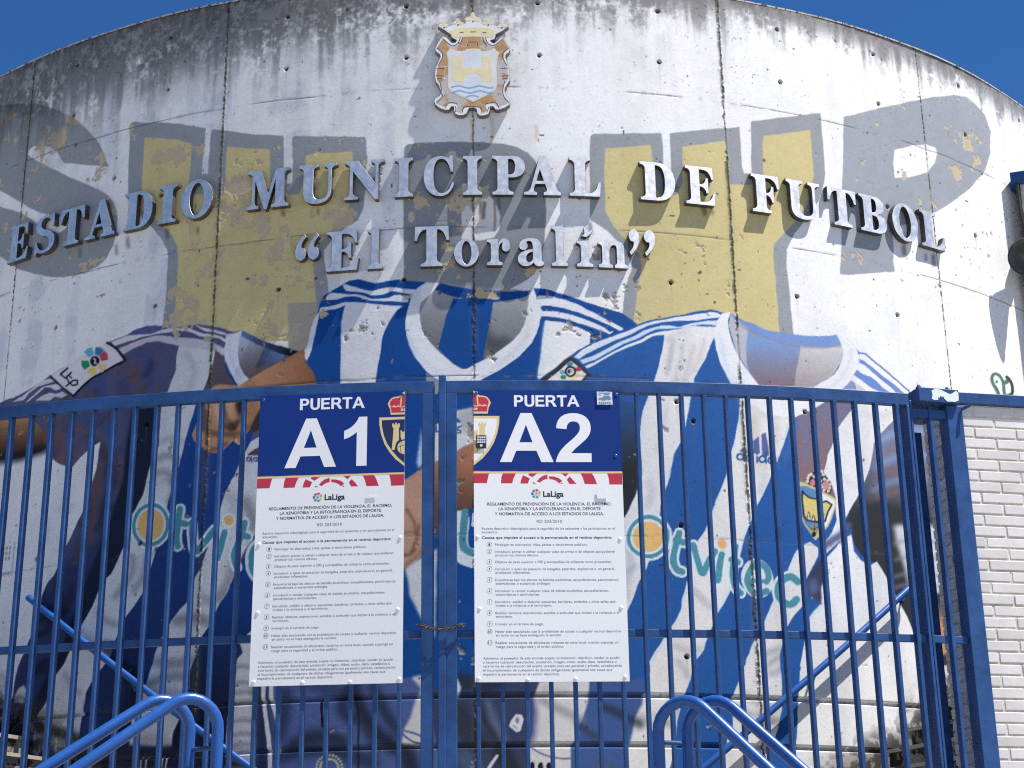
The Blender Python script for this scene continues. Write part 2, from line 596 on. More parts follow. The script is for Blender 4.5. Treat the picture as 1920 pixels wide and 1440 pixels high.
    # dark band right of the shaded torso
    C.poly([(250, 765), (303, 762), (301, 778), (299, 807), (298, 837), (283, 873), (275, 902), (268, 929), (258, 950), (240, 1000), (232, 1026), (217, 1061), (209, 1077), (197, 1087), (185, 1112),
            (175, 1137), (155, 1170), (147, 1185), (132, 1220), (120, 1245), (105, 1267), (97, 1292), (85, 1320), (67, 1347), (55, 1345), (80, 1280), (110, 1230), (150, 1120), (205, 980), (230, 900), (240, 820)], (36, 44, 64), soft=2, clip=LM)
    # white stripe 1
    W1 = [(336, 648), (332, 668), (330, 693), (317, 727), (303, 762), (301, 778), (299, 807), (298, 837), (283, 873), (275, 902), (268, 929), (258, 950), (240, 1000), (232, 1026), (217, 1061), (209, 1077), (197, 1087),
          (185, 1112), (175, 1137), (155, 1170), (147, 1185), (132, 1220), (120, 1245), (105, 1267), (97, 1292), (85, 1320), (67, 1347), (60, 1420), (140, 1420), (147, 1392), (152, 1355), (157, 1330), (162, 1300), (172, 1280),
          (192, 1252), (207, 1230), (220, 1195), (237, 1157), (250, 1140), (267, 1115), (278, 1080), (289, 1046), (296, 1022), (316, 941), (325, 907), (337, 869), (344, 841), (351, 815), (360, 786), (367, 759), (385, 728),
          (395, 702), (404, 677), (405, 658), (380, 654)]
    MW = C.mask(W1)
    C.poly(W1, (222, 224, 228))
    for p, w_, c_ in (([(345, 660), (365, 690), (355, 730)], 10, (188, 192, 204)), ([(300, 830), (320, 822), (345, 830)], 9, (170, 172, 184)), ([(295, 862), (315, 855), (340, 865)], 12, (150, 152, 166)),
                      ([(290, 890), (312, 885), (335, 905)], 10, (150, 152, 160)), ([(280, 915), (310, 900), (330, 925)], 8, (196, 200, 206)), ([(250, 1045), (245, 1080), (215, 1120)], 10, (150, 152, 158)),
                      ([(275, 1040), (268, 1080), (250, 1110)], 9, (140, 144, 158)), ([(185, 1150), (200, 1165), (220, 1170)], 10, (160, 158, 160)), ([(120, 1262), (135, 1290), (150, 1300)], 8, (160, 156, 156)),
                      ([(88, 1340), (110, 1345), (140, 1338)], 14, (190, 188, 184)), ([(70, 1360), (100, 1370), (140, 1385)], 22, (70, 66, 60)), ([(320, 900), (330, 915), (320, 940)], 14, (150, 152, 160))):
        C.line(p, w_, c_, soft=5, alpha=.95, clip=MW)
    # blue stripe 2
    C.poly([(405, 658), (404, 677), (395, 702), (385, 728), (367, 759), (360, 786), (351, 815), (344, 841), (337, 869), (325, 907), (316, 941), (296, 1022), (289, 1046), (278, 1080), (267, 1115), (250, 1140), (237, 1157),
            (220, 1195), (207, 1230), (192, 1252), (172, 1280), (162, 1300), (157, 1330), (152, 1355), (147, 1392), (140, 1440), (235, 1440), (245, 1367), (252, 1327), (272, 1290), (282, 1260), (292, 1222), (307, 1190),
            (322, 1165), (340, 1140), (355, 1125), (367, 1084), (380, 1060), (404, 982), (418, 941), (434, 900), (452, 863), (470, 830), (480, 780), (470, 720), (430, 700), (415, 668)],
           grad((38, 76, 146), (380, 900), (44, 58, 100), (220, 1300)))
    C.poly([(405, 658), (418, 672), (425, 700), (447, 728), (430, 735), (380, 735), (395, 702)], (98, 88, 100), clip=LM)
    for p, w_, c_ in (([(200, 1215), (230, 1225), (260, 1232)], 26, (40, 48, 76)), ([(250, 1262), (250, 1310), (230, 1370)], 30, (34, 38, 54)), ([(215, 1240), (235, 1250), (245, 1275)], 16, (30, 34, 50)), ([(170, 1320), (170, 1360), (160, 1400)], 20, (58, 74, 128))):
        C.line(p, w_, c_, soft=6, alpha=.75, clip=LM)
    # white stripe 3
    W3 = [(470, 830), (452, 863), (439, 895), (434, 900), (418, 941), (404, 982), (380, 1060), (366, 1084), (355, 1125), (340, 1140), (322, 1165), (307, 1190), (292, 1222), (282, 1260), (272, 1290), (252, 1327), (245, 1367), (240, 1440),
          (312, 1440), (320, 1410), (325, 1375), (340, 1340), (355, 1292), (357, 1260), (367, 1230), (380, 1192), (392, 1175), (410, 1137), (427, 1112), (440, 1080), (455, 1040), (480, 1000), (560, 800), (520, 800)]
    MW = C.mask(W3)
    C.poly(W3, (220, 221, 224))
    for p, w_, c_ in (([(380, 1120), (400, 1128), (425, 1110)], 10, (150, 150, 156)), ([(330, 1165), (365, 1158), (392, 1168)], 16, (138, 140, 148)), ([(290, 1240), (320, 1245), (360, 1238)], 16, (140, 142, 150)), ([(275, 1285), (310, 1270), (350, 1268)], 12, (120, 122, 130)),
                      ([(255, 1325), (290, 1300), (340, 1300)], 10, (160, 160, 166)), ([(260, 1390), (290, 1385), (320, 1400)], 14, (176, 174, 172)), ([(425, 925), (440, 945), (430, 980)], 16, (190, 190, 194)), ([(440, 1040), (432, 1080), (410, 1120)], 14, (152, 152, 158)), ([(460, 940), (470, 960), (478, 990)], 20, (150, 150, 156))):
        C.line(p, w_, c_, soft=7, alpha=1, clip=MW)
    # blue stripe 3 and the white one half under the sign
    C.poly([(440, 1080), (427, 1112), (410, 1137), (392, 1175), (380, 1192), (367, 1230), (357, 1260), (355, 1292), (340, 1340), (325, 1375), (318, 1440), (430, 1440), (436, 1330), (442, 1280), (445, 1235), (454, 1225), (450, 1205), (475, 1180), (500, 1120), (540, 1000), (480, 1000)],
           grad((34, 70, 138), (440, 1120), (36, 42, 66), (390, 1320)))
    W4 = [(540, 1000), (500, 1120), (475, 1180), (450, 1205), (456, 1225), (445, 1237), (442, 1280), (437, 1330), (428, 1345), (420, 1440), (482, 1440), (490, 1280), (560, 1100)]
    MW = C.mask(W4)
    C.poly(W4, (214, 214, 214))
    for yy in (1252, 1282, 1300, 1320, 1352, 1378, 1398):
        C.line([(430, yy + 4), (455, yy - 3), (490, yy + 2)], 7, (132, 132, 136), soft=3, alpha=.7, clip=MW)
    C.poly([(240, 1398), (330, 1400), (420, 1415), (470, 1440), (140, 1445), (150, 1400)], (44, 52, 74), soft=3)
    for xx in (265, 275, 305, 313):
        C.line([(xx, 1420), (xx - 3, 1445)], 3, (205, 205, 205), soft=0)
    C.poly([(560, 1000), (600, 690), (800, 720), (900, 1000), (800, 1290), (480, 1290), (500, 1150)], (40, 82, 150))
    # shoulder bands of the left player
    for pts, c_ in ((K(0, 600, 6, 1430, 172, 1500, 120, 1550, 100, 1750, 60, 1850, 80, 1880, 105, 1840, 115, 1700, 160, 1500, 174), (92, 100, 146)),
                    (K(0, 600, 6, 1250, 250, 1430, 175, 1700, 160, 1830, 110, 1910, 98, 1930, 135, 1800, 152, 1600, 195, 1450, 240, 1290, 295), (222, 222, 230)),
                    (K(300, 560, 6, -30, 395, 0, 380, 100, 340, 240, 325, 330, 335, 400, 370, 500, 395, 600, 400, 700, 430, 750, 465, 740, 495, 680, 455, 560, 428, 450, 425, 380, 395, 300, 368, 180, 362, 0, 392), (222, 222, 232)),
                    (K(300, 560, 6, 380, 292, 450, 318, 560, 340, 640, 360, 740, 385, 760, 412, 700, 402, 600, 378, 520, 368, 450, 335, 400, 308), (226, 228, 236)),
                    (K(0, 600, 6, 1330, 330, 1500, 250, 1700, 190, 1800, 175, 1930, 182, 1930, 255, 1800, 240, 1650, 262, 1500, 322, 1390, 388), (206, 198, 206)),
                    (K(300, 560, 6, 0, 418, 150, 430, 300, 440, 500, 465, 590, 490, 680, 540, 725, 570, 715, 650, 640, 585, 500, 568, 350, 558, 200, 528, 0, 482), (208, 202, 212)),
                    (K(0, 600, 6, 250, 860, 420, 730, 470, 690, 560, 660, 620, 690, 540, 720, 440, 745, 330, 830, 260, 905, 130, 925), (218, 216, 224)),
                    (K(0, 600, 6, 330, 915, 430, 830, 500, 765, 570, 760, 640, 800, 700, 765, 700, 740, 630, 725, 560, 735, 470, 760, 380, 850, 280, 930), (220, 218, 226)),
                    (K(0, 600, 6, 400, 910, 480, 850, 560, 820, 640, 835, 700, 810, 760, 850, 700, 880, 620, 868, 560, 910), (214, 210, 216))):
        C.poly(pts, c_)
    C.poly(K(0, 600, 6, 60, 910, 140, 880, 210, 850, 150, 900, 90, 925), (84, 96, 150))
    # round collar and the inside of the neck
    C.poly(K(300, 560, 6, 920, 360, 1000, 400, 1150, 470, 1300, 520, 1420, 550, 1560, 600, 1400, 690, 1200, 800, 1010, 905, 940, 830, 900, 720, 884, 620, 885, 480), grad((178, 186, 200), (455, 640), (104, 84, 84), (485, 705)))
    C.poly(K(300, 560, 6, 1165, 560, 1300, 560, 1430, 620, 1380, 690, 1250, 750, 1090, 800, 1090, 760), grad((96, 124, 178), (520, 655), (84, 78, 92), (490, 695)), soft=1)
    C.poly(K(300, 560, 6, 920, 355, 1000, 395, 1150, 465, 1300, 520, 1420, 548, 1570, 600, 1460, 650, 1330, 610, 1150, 540, 1000, 470, 915, 420), grad((98, 116, 164), (460, 625), (32, 34, 44), (545, 660)))
    C.poly(K(300, 560, 6, 750, 405, 845, 392, 925, 358, 895, 450, 884, 560, 884, 650, 905, 760, 950, 850, 1012, 910, 1010, 960, 900, 1000, 850, 930, 780, 800, 735, 700, 715, 600, 740, 500), (224, 228, 240))
    C.line(K(300, 560, 6, 800, 430, 780, 560, 800, 690, 880, 850), 5, (200, 206, 224), soft=2, alpha=.7)
    # arm and fist over the left player
    ARM = [(602, 722), (587, 697), (573, 680), (571, 655), (560, 659), (547, 667), (525, 678), (500, 693), (467, 712), (450, 724), (415, 722), (400, 725), (393, 740), (384, 760), (372, 790), (360, 815), (364, 828), (380, 838), (385, 846), (400, 850), (415, 849),
           (426, 838), (440, 826), (446, 815), (440, 824), (440, 830), (452, 833), (458, 822), (471, 803), (490, 764), (510, 750), (540, 760), (600, 745)]
    AM = C.mask(ARM)
    C.poly(ARM, grad((196, 150, 118), (480, 690), (150, 98, 70), (590, 720)))
    for p, w_, c_, a_ in (([(455, 740), (445, 770), (436, 800)], 14, (58, 48, 48), .85), ([(405, 745), (408, 770), (416, 790)], 10, (226, 184, 150), .7), ([(430, 745), (434, 770), (440, 785)], 14, (220, 176, 134), .7), ([(420, 800), (435, 800), (446, 790)], 7, (96, 70, 60), .8),
                          ([(380, 800), (400, 812), (440, 815)], 8, (120, 82, 66), .7), ([(375, 760), (385, 790), (384, 800)], 14, (112, 84, 84), .7), ([(390, 845), (410, 840), (425, 832)], 5, (110, 78, 62), .7), ([(470, 720), (470, 760), (475, 790)], 16, (172, 128, 92), .6), ([(416, 760), (424, 785), (420, 800)], 5, (120, 88, 70), .8), ([(440, 815), (455, 812), (466, 800)], 8, (140, 96, 74), .7)):
        C.line(p, w_ * 1.25, c_, soft=3, alpha=min(a_ * 1.25, 1), clip=AM)
    C.line([(443, 824), (446, 831), (452, 833)], 2.5, (232, 214, 200))
    C.poly([(490, 764), (478, 785), (470, 803), (475, 812), (490, 805), (494, 790)], (66, 62, 60), soft=1)
    # badge patch on the sleeve
    PT = [(95, 704), (120, 690), (160, 664), (200, 643), (216, 652), (226, 662), (233, 676), (222, 683), (190, 702), (165, 718), (150, 733), (138, 742), (118, 728)]
    C.poly(PT, (230, 224, 232))
    C.line([(95, 704), (116, 726), (138, 742)], 3.2, (30, 30, 40), sm=False)
    C.line([(138, 742), (158, 722), (180, 705), (208, 690), (230, 678)], 4, (26, 28, 44))
    C.line([(200, 643), (215, 652), (226, 664), (234, 676)], 4.5, (26, 28, 44))
    seg = [((186, 657), (70, 130, 170)), ((196, 669), (190, 80, 104)), ((193, 688), (226, 204, 150)), ((174, 696), (226, 214, 110)), ((163, 683), (48, 146, 100)), ((170, 665), (110, 180, 208))]
    for (x, y), c_ in seg:
        g = atan2(y - 677, x - 178)
        C.poly([(178 + r_ * cos(g + d), 677 + r_ * sin(g + d) * 1.05) for r_, d in ((12, -.42), (25, -.36), (26, 0), (25, .36), (12, .42))], c_)
    C.oval(178, 677, 9, 9.5, (34, 34, 42))
    C.line([(175, 672), (179, 674), (177, 680), (182, 682)], 2.5, (226, 226, 226), sm=False)
    lf = lambda *v: [(116 + a * .80 + b * .50, 706 - a * .52 + b * .74) for a, b in v]
    for l_ in (lf((18, -8), (0, -6), (3, 7)), lf((20, 4), (6, 6), (4, 20)), lf((12, 6), (14, 14)), lf((-4, 22), (14, 20), (22, 24), (18, 31), (8, 28), (6, 21))):
        C.line(l_, 3, (30, 28, 40), sm=False)
    # ---- middle shirt
    CM_out = [(560, 1470), (560, 900), (600, 745), (590, 700), (576, 681), (580, 660), (584, 640), (592, 600), (600, 570), (608, 555), (622, 546), (641, 535), (655, 526), (672, 524), (690, 528), (704, 531), (725, 527), (748, 525), (768, 527), (800, 529), (823, 531), (850, 537),
              (880, 542), (917, 546), (958, 547), (992, 546), (999, 540), (1003, 541), (1025, 543), (1060, 553), (1100, 567), (1150, 582), (1167, 587), (1185, 600), (1200, 612), (1260, 660), (1250, 1470)]
    CM = C.mask(CM_out)
    C.poly(CM_out, BLU)
    # arm across the middle, hand at its left end
    A2_ = [(700, 940), (730, 922), (759, 901), (775, 890), (791, 878), (820, 865), (856, 847), (872, 838), (884, 828), (920, 805), (930, 930), (886, 953), (872, 965), (856, 975), (828, 992), (812, 1003), (800, 1030), (787, 1045), (773, 1060), (759, 1067), (730, 1064), (690, 1040)]
    # white field of the middle shirt with its stripes
    WB = K(540, 480, 6, 365, 580, 450, 570, 550, 545, 640, 518, 760, 522, 850, 525, 960, 540, 1100, 552, 1310, 565, 1290, 572, 1230, 610, 1150, 730, 1100, 820, 1070, 900, 1050, 1000, 1030, 1150, 1000, 1300, 985, 1410, 960, 1700, 930, 2200, 560, 2200, 590, 1410, 596, 1100, 598, 900, 602, 760, 622, 640, 648, 555, 560, 590, 450, 612, 352, 632)
    C.poly(WB, (232, 232, 238))
    C.line([(640, 600), (641, 660), (639, 720)], 3, HALO, soft=1, alpha=.6)
    C.poly(K(540, 480, 6, 352, 622, 290, 720, 262, 800, 240, 900, 215, 1050, 205, 1130, 212, 1158, 240, 1140, 272, 1050, 290, 950, 312, 850, 335, 730, 358, 630), (226, 230, 242))
    C.poly(K(540, 480, 6, 615, 330, 640, 318, 700, 335, 800, 362, 900, 391, 960, 391, 1050, 363, 1150, 350, 1300, 366, 1440, 376, 1400, 430, 1300, 413, 1200, 400, 1150, 405, 1080, 428, 1000, 443, 930, 438, 850, 412, 750, 402, 660, 395, 632, 365), (230, 233, 242))
    C.poly(K(540, 480, 6, 480, 418, 560, 425, 640, 430, 760, 430, 830, 443, 900, 468, 960, 486, 1050, 480, 1130, 470, 1200, 445, 1260, 438, 1355, 456, 1355, 517, 1300, 521, 1200, 511, 1100, 508, 1000, 505, 930, 499, 870, 491, 800, 463, 740, 451, 660, 456, 560, 486, 450, 499, 395, 495), (230, 233, 242))
    # inside of the neck
    C.poly([(800, 529), (823, 531), (992, 546), (999, 560), (985, 625), (940, 670), (873, 696), (840, 690), (800, 640), (785, 590)], grad((160, 163, 168), (880, 560), (104, 106, 112), (870, 680)))
    C.poly([(850, 560), (926, 560), (922, 590), (915, 630), (905, 675), (873, 694), (850, 685), (822, 653), (829, 625), (838, 590)], BLU)
    C.poly([(826, 531), (850, 537), (880, 542), (917, 546), (958, 547), (990, 546), (993, 552), (988, 557), (975, 561), (947, 565), (926, 567), (900, 566), (848, 556), (816, 544)], (34, 78, 150))
    C.line([(908, 625), (925, 650), (945, 642)], 24, (70, 72, 78), soft=7, alpha=.7, clip=C.mask([(926, 567), (990, 556), (985, 620), (940, 664), (908, 672)]))
    C.poly([(800, 529), (824, 531), (815, 544), (790, 567), (787, 580), (788, 600), (793, 620), (802, 635), (813, 648), (827, 663), (848, 682), (867, 692), (875, 692), (893, 682), (917, 670), (942, 655), (963, 638), (977, 623), (983, 610), (988, 588), (991, 572), (992, 555), (996, 541),
            (1000, 540), (1004, 552), (1013, 575), (1017, 587), (1013, 600), (1011, 613), (1007, 627), (997, 643), (975, 668), (950, 685), (930, 698), (912, 707), (890, 722), (850, 725), (830, 718), (815, 708), (800, 697), (790, 685), (777, 667), (767, 647), (762, 630), (760, 613), (762, 593), (768, 572),
            (772, 556), (777, 546), (785, 538)], (236, 238, 242))
    C.line([(772, 640), (790, 672), (820, 700)], 6, HALO, soft=3, alpha=.7)
    C.line([(925, 688), (960, 662), (995, 625)], 7, (214, 216, 226), soft=3, alpha=.6)
    C.poly([(800, 700), (830, 720), (820, 740), (800, 735)], GREY)
    # right shoulder of the middle shirt
    Q = lambda *v: K(1000, 540, 6, *v)
    C.poly(Q(50, 92, 200, 100, 350, 132, 500, 187, 600, 242, 700, 292, 800, 342, 900, 398, 1012, 455, 1005, 475, 970, 485, 850, 420, 750, 375, 650, 330, 500, 275, 350, 235, 200, 205, 95, 205, 85, 232, 110, 262, 250, 265, 330, 285, 450, 310, 550, 340, 700, 400, 800, 450, 905, 500, 862, 522, 800, 500, 700, 460, 550, 410, 400, 370, 250, 332, 110, 322, 60, 300, 20, 180), (232, 235, 242))
    C.poly(Q(100, 212, 250, 232, 400, 262, 550, 305, 700, 372, 800, 425, 905, 488, 860, 500, 800, 452, 700, 402, 550, 342, 450, 312, 330, 288, 250, 268, 110, 245), BLU)
    C.poly(Q(130, 370, 300, 390, 500, 445, 645, 510, 638, 632, 500, 705, 420, 770, 330, 840, 70, 1040, 50, 985, 70, 850, 100, 650, 120, 500), (238, 238, 240))
    C.line(Q(125, 400, 110, 600, 75, 850, 55, 1000), 4, HALO, soft=2, alpha=.7)
    C.poly([(1011, 715), (1040, 700), (1060, 720), (1060, 760), (1012, 780)], (236, 236, 238))
    # ---- right player
    RM_out = Q(60, 1030, 430, 770, 500, 710, 640, 640, 750, 590, 860, 550, 1000, 490, 1150, 430, 1300, 370, 1450, 345, 1640, 315, 1800, 275, 1920, 255) + K(1240, 560, 6, 150, 200, 300, 170, 450, 140, 560, 132, 650, 145, 690, 160, 785, 165, 900, 235, 1050, 305, 1200, 358, 1400, 394, 1600, 418, 1800, 428, 1920, 420) + \
        [(1569, 628), (1582, 634), (1597, 643), (1612, 660), (1622, 662), (1638, 675), (1663, 697), (1688, 718), (1703, 732), (1740, 770), (1780, 900), (1780, 1180), (1745, 1250), (1735, 1245), (1720, 1205), (1703, 1160), (1680, 1118), (1663, 1083), (1646, 1054), (1633, 1060), (1617, 1053), (1602, 1035), (1597, 1003), (1583, 1008), (1563, 1032), (1549, 1048), (1550, 1073), (1540, 1102), (1540, 1132), (1513, 1165), (1514, 1190), (1500, 1260), (1490, 1470), (1130, 1470), (1140, 1150), (1165, 900), (1165, 760)]
    RM = C.mask(RM_out)
    C.poly(RM_out, BLU2)
    C.poly([(1150, 740), (1190, 760), (1201, 800), (1200, 850), (1204, 890), (1190, 935), (1170, 975), (1140, 990)], grad((48, 84, 136), (1180, 770), (46, 50, 54), (1185, 880)), soft=2)
    for pts, c_ in ((Q(460, 775, 560, 690, 700, 620, 850, 565, 1000, 510, 1150, 450, 1250, 410, 1400, 370, 1640, 345, 1750, 315, 1920, 285, 1935, 300, 1935, 355, 1750, 372, 1600, 375, 1450, 390, 1300, 430, 1200, 475, 1050, 545, 900, 600, 750, 670, 600, 740, 515, 800), (222, 230, 242)),
                    (K(1240, 560, 6, -10, 250, 200, 210, 400, 180, 560, 160, 640, 165, 690, 190, 640, 222, 520, 235, 400, 250, 200, 252, -10, 272), (234, 237, 244)),
                    (Q(520, 815, 650, 770, 800, 700, 950, 620, 1100, 560, 1250, 485, 1400, 440, 1500, 430, 1650, 440, 1750, 410, 1925, 382, 1925, 408, 1800, 422, 1680, 452, 1550, 457, 1400, 467, 1300, 512, 1150, 582, 1000, 642, 850, 722, 700, 802, 560, 855), (206, 224, 244)),
                    (K(1240, 560, 6, -10, 305, 100, 305, 200, 325, 280, 308, 350, 283, 450, 263, 640, 252, 620, 300, 600, 312, 450, 292, 380, 306, 280, 325, 150, 340, -10, 336), (214, 228, 246)),
                    (Q(580, 880, 750, 800, 900, 720, 1050, 650, 1200, 590, 1320, 530, 1450, 490, 1600, 470, 1800, 442, 1925, 436, 1925, 520, 1470, 530, 1350, 547, 1250, 602, 1100, 662, 950, 722, 800, 802, 610, 902), (232, 236, 242))):
        C.poly(pts, c_)
    # white stripe R1
    R1 = [(1246, 628), (1242, 660), (1233, 693), (1227, 715), (1216, 743), (1207, 768), (1202, 790), (1201, 815), (1202, 850), (1204, 890), (1194, 925), (1180, 955), (1168, 975), (1155, 1010), (1130, 1180), (1165, 1160), (1173, 1153), (1188, 1118), (1199, 1090), (1209, 1073), (1217, 1053), (1230, 1010), (1238, 967), (1240, 947),
          (1248, 917), (1257, 893), (1265, 852), (1275, 833), (1285, 797), (1292, 768), (1296, 744), (1302, 710), (1312, 692), (1323, 675), (1333, 647), (1341, 633), (1342, 615), (1300, 611), (1270, 618)]
    MW = C.mask(R1)
    C.poly(R1, (232, 231, 232))
    for p, w_, c_ in (([(1262, 635), (1258, 665), (1250, 700)], 8, (170, 172, 178)), ([(1280, 640), (1275, 680), (1262, 720)], 7, (190, 190, 192)), ([(1300, 650), (1290, 690), (1275, 730)], 8, (196, 194, 192)), ([(1320, 640), (1312, 670), (1300, 700)], 8, (204, 200, 196)), ([(1250, 760), (1240, 810), (1232, 850)], 6, (206, 204, 204)),
                      ([(1215, 905), (1222, 920), (1215, 950)], 16, (206, 208, 214)), ([(1175, 990), (1180, 1060), (1170, 1120)], 16, (200, 202, 208)), ([(1190, 1060), (1180, 1072), (1172, 1075)], 6, (170, 174, 184)), ([(1290, 620), (1250, 632), (1255, 640)], 6, (200, 200, 200))):
        C.line(p, w_, c_, soft=4, alpha=.8, clip=MW)
    for e in (((1216, 743), (1203, 790), (1202, 850)), ((1292, 770), (1270, 845), (1244, 935)), ((1340, 640), (1322, 678), (1300, 714)), ((1236, 960), (1222, 1040), (1205, 1085), (1176, 1150))):
        C.line(e, 4, HALO, soft=2, alpha=.8, clip=MW)
    # white stripe R2
    R2 = [(1388, 748), (1385, 788), (1380, 817), (1373, 842), (1370, 857), (1362, 892), (1348, 927), (1333, 966), (1323, 995), (1310, 1013), (1300, 1030), (1294, 1070), (1286, 1103), (1280, 1120), (1277, 1143), (1265, 1167), (1257, 1179), (1245, 1199), (1227, 1224), (1218, 1242), (1220, 1255), (1216, 1275), (1217, 1296), (1204, 1304),
          (1198, 1325), (1190, 1345), (1185, 1370), (1182, 1384), (1177, 1409), (1173, 1440), (1172, 1470), (1250, 1470), (1262, 1420), (1268, 1384), (1270, 1354), (1278, 1321), (1288, 1294), (1294, 1277), (1303, 1242), (1321, 1218), (1327, 1197), (1342, 1158), (1358, 1132), (1370, 1108), (1385, 1060), (1397, 1007), (1405, 988), (1417, 955),
          (1430, 930), (1443, 902), (1455, 868), (1458, 865), (1470, 833), (1478, 810), (1490, 782), (1507, 773), (1530, 762), (1560, 740), (1540, 720), (1430, 730), (1400, 700)]
    MW = C.mask(R2)
    C.poly(R2, (234, 233, 232))
    for p, w_, c_ in (([(1400, 760), (1425, 775), (1460, 785)], 8, (206, 204, 202)), ([(1410, 790), (1412, 840), (1418, 880)], 26, (220, 212, 200)), ([(1455, 800), (1450, 830), (1446, 850)], 14, (212, 200, 190)), ([(1298, 1103), (1315, 1122), (1335, 1140)], 7, (172, 172, 180)), ([(1435, 870), (1432, 900), (1425, 925)], 10, (204, 204, 210)),
                      ([(1265, 1210), (1290, 1220), (1320, 1215)], 8, (190, 188, 186)), ([(1270, 1240), (1280, 1250), (1290, 1270)], 10, (188, 188, 190)), ([(1230, 1340), (1260, 1362), (1280, 1366)], 9, (150, 150, 154)), ([(1255, 1305), (1268, 1330), (1262, 1350)], 10, (180, 180, 184)), ([(1200, 1340), (1215, 1352), (1240, 1360)], 8, (170, 168, 168))):
        C.line(p, w_, c_, soft=5, alpha=.9, clip=MW)
    for e in (((1388, 752), (1378, 825), (1366, 880), (1334, 965)), ((1476, 815), (1460, 860), (1440, 908), (1405, 985), (1380, 1075), (1345, 1152)), ((1300, 1040), (1284, 1110), (1262, 1172), (1222, 1238)), ((1325, 1200), (1306, 1240), (1292, 1285), (1270, 1360))):
        C.line(e, 4, HALO, soft=2, alpha=.8, clip=MW)
    # white stripe R3
    R3 = [(1519, 1017), (1503, 1023), (1493, 1035), (1485, 1050), (1477, 1072), (1462, 1105), (1438, 1152), (1430, 1178), (1418, 1197), (1408, 1216), (1401, 1236), (1399, 1246), (1391, 1257), (1387, 1275), (1381, 1288), (1373, 1308), (1375, 1321), (1374, 1362), (1360, 1400), (1352, 1470), (1440, 1470), (1450, 1400), (1467, 1330), (1467, 1284),
          (1464, 1253), (1463, 1226), (1474, 1178), (1485, 1160), (1500, 1143), (1512, 1130), (1508, 1095), (1527, 1058), (1535, 1043), (1535, 1028)]
    MW = C.mask(R3)
    C.poly(R3, (232, 232, 232))
    for p, w_, c_ in (([(1430, 1228), (1445, 1222), (1465, 1215)], 8, (160, 160, 166)), ([(1440, 1248), (1455, 1235), (1466, 1228)], 7, (150, 152, 160)), ([(1445, 1262), (1458, 1262), (1466, 1250)], 10, (170, 172, 180)), ([(1395, 1300), (1420, 1320), (1462, 1330)], 10, (190, 188, 184)), ([(1380, 1330), (1410, 1340), (1450, 1345)], 8, (176, 172, 168)), ([(1420, 1365), (1440, 1355), (1462, 1350)], 12, (140, 138, 136))):
        C.line(p, w_, c_, soft=5, alpha=.95, clip=MW)
    for e in (((1500, 1025), (1483, 1055), (1440, 1150), (1402, 1235), (1378, 1300)), ((1500, 1146), (1478, 1172))):
        C.line(e, 4, HALO, soft=2, alpha=.8, clip=MW)
    C.poly([(1542, 1133), (1513, 1165), (1512, 1190), (1500, 1250), (1560, 1250), (1580, 1100), (1550, 1090)], WHITE)
    C.line([(1540, 1135), (1515, 1166), (1513, 1180)], 5, HALO, soft=2, alpha=.8)
    # grey violet stripe and white stripe R4, then the shaded sleeve
    C.poly([(1488, 782), (1507, 773), (1530, 762), (1595, 740), (1597, 770), (1580, 790), (1569, 807), (1560, 837), (1552, 853), (1550, 867), (1545, 885), (1568, 930), (1540, 960), (1490, 920), (1492, 880), (1488, 850), (1492, 820)], grad((124, 118, 142), (1530, 790), (140, 112, 118), (1535, 880)), soft=1)
    C.line([(1490, 790), (1480, 840), (1462, 872)], 14, (74, 112, 172), soft=4, alpha=.6, clip=RM)
    C.line([(1510, 790), (1515, 830), (1510, 870)], 10, (112, 122, 160), soft=4, alpha=.6)
    R4 = [(1600, 735), (1597, 770), (1580, 790), (1569, 807), (1560, 837), (1552, 853), (1550, 867), (1545, 885), (1560, 910), (1567, 932), (1568, 960), (1570, 975), (1560, 1000), (1545, 1018), (1549, 1040), (1563, 1025), (1583, 1008), (1583, 978), (1593, 958), (1607, 937), (1618, 912), (1630, 880), (1635, 857), (1640, 832), (1652, 813), (1674, 792), (1690, 775), (1680, 740)]
    MW = C.mask(R4)
    C.poly(R4, (236, 236, 238))
    for p, w_, c_ in (([(1620, 775), (1645, 780), (1675, 775)], 12, (206, 210, 214)), ([(1622, 800), (1625, 850), (1618, 880)], 10, (220, 220, 226)), ([(1575, 890), (1590, 905), (1612, 912)], 9, (214, 214, 222))):
        C.line(p, w_, c_, soft=4, alpha=.6, clip=MW)
    C.line([(1583, 960), (1600, 940)], 1, WHITE)
    SL = [(1690, 772), (1674, 792), (1652, 813), (1640, 832), (1635, 857), (1630, 880), (1618, 912), (1607, 937), (1593, 958), (1590, 973), (1583, 978), (1583, 1008), (1597, 990), (1602, 1020), (1617, 1043), (1633, 1055), (1646, 1054), (1663, 1083), (1680, 1118), (1693, 1138), (1703, 1160), (1720, 1205), (1735, 1245), (1790, 1250), (1800, 800), (1720, 760)]
    SM = C.mask(SL)
    C.poly(SL, grad((122, 128, 162), (1670, 850), (54, 56, 60), (1650, 980)))
    for k, (yy, c_) in enumerate(((815, (150, 178, 214)), (840, (142, 118, 122)), (862, (148, 170, 208)), (885, (142, 108, 104)), (905, (140, 156, 190)), (925, (138, 108, 106)))):
        C.line([(1650 - k * 3, yy + 14), (1675, yy - 2), (1740, yy - 8)], 12, c_, soft=5, alpha=.7, clip=SM)
    C.poly([(1600, 960), (1640, 935), (1720, 962), (1740, 975), (1740, 990), (1680, 985), (1672, 1000), (1690, 1090), (1700, 1120), (1690, 1130), (1600, 1060), (1585, 1000)], (54, 56, 60), soft=7, clip=SM)
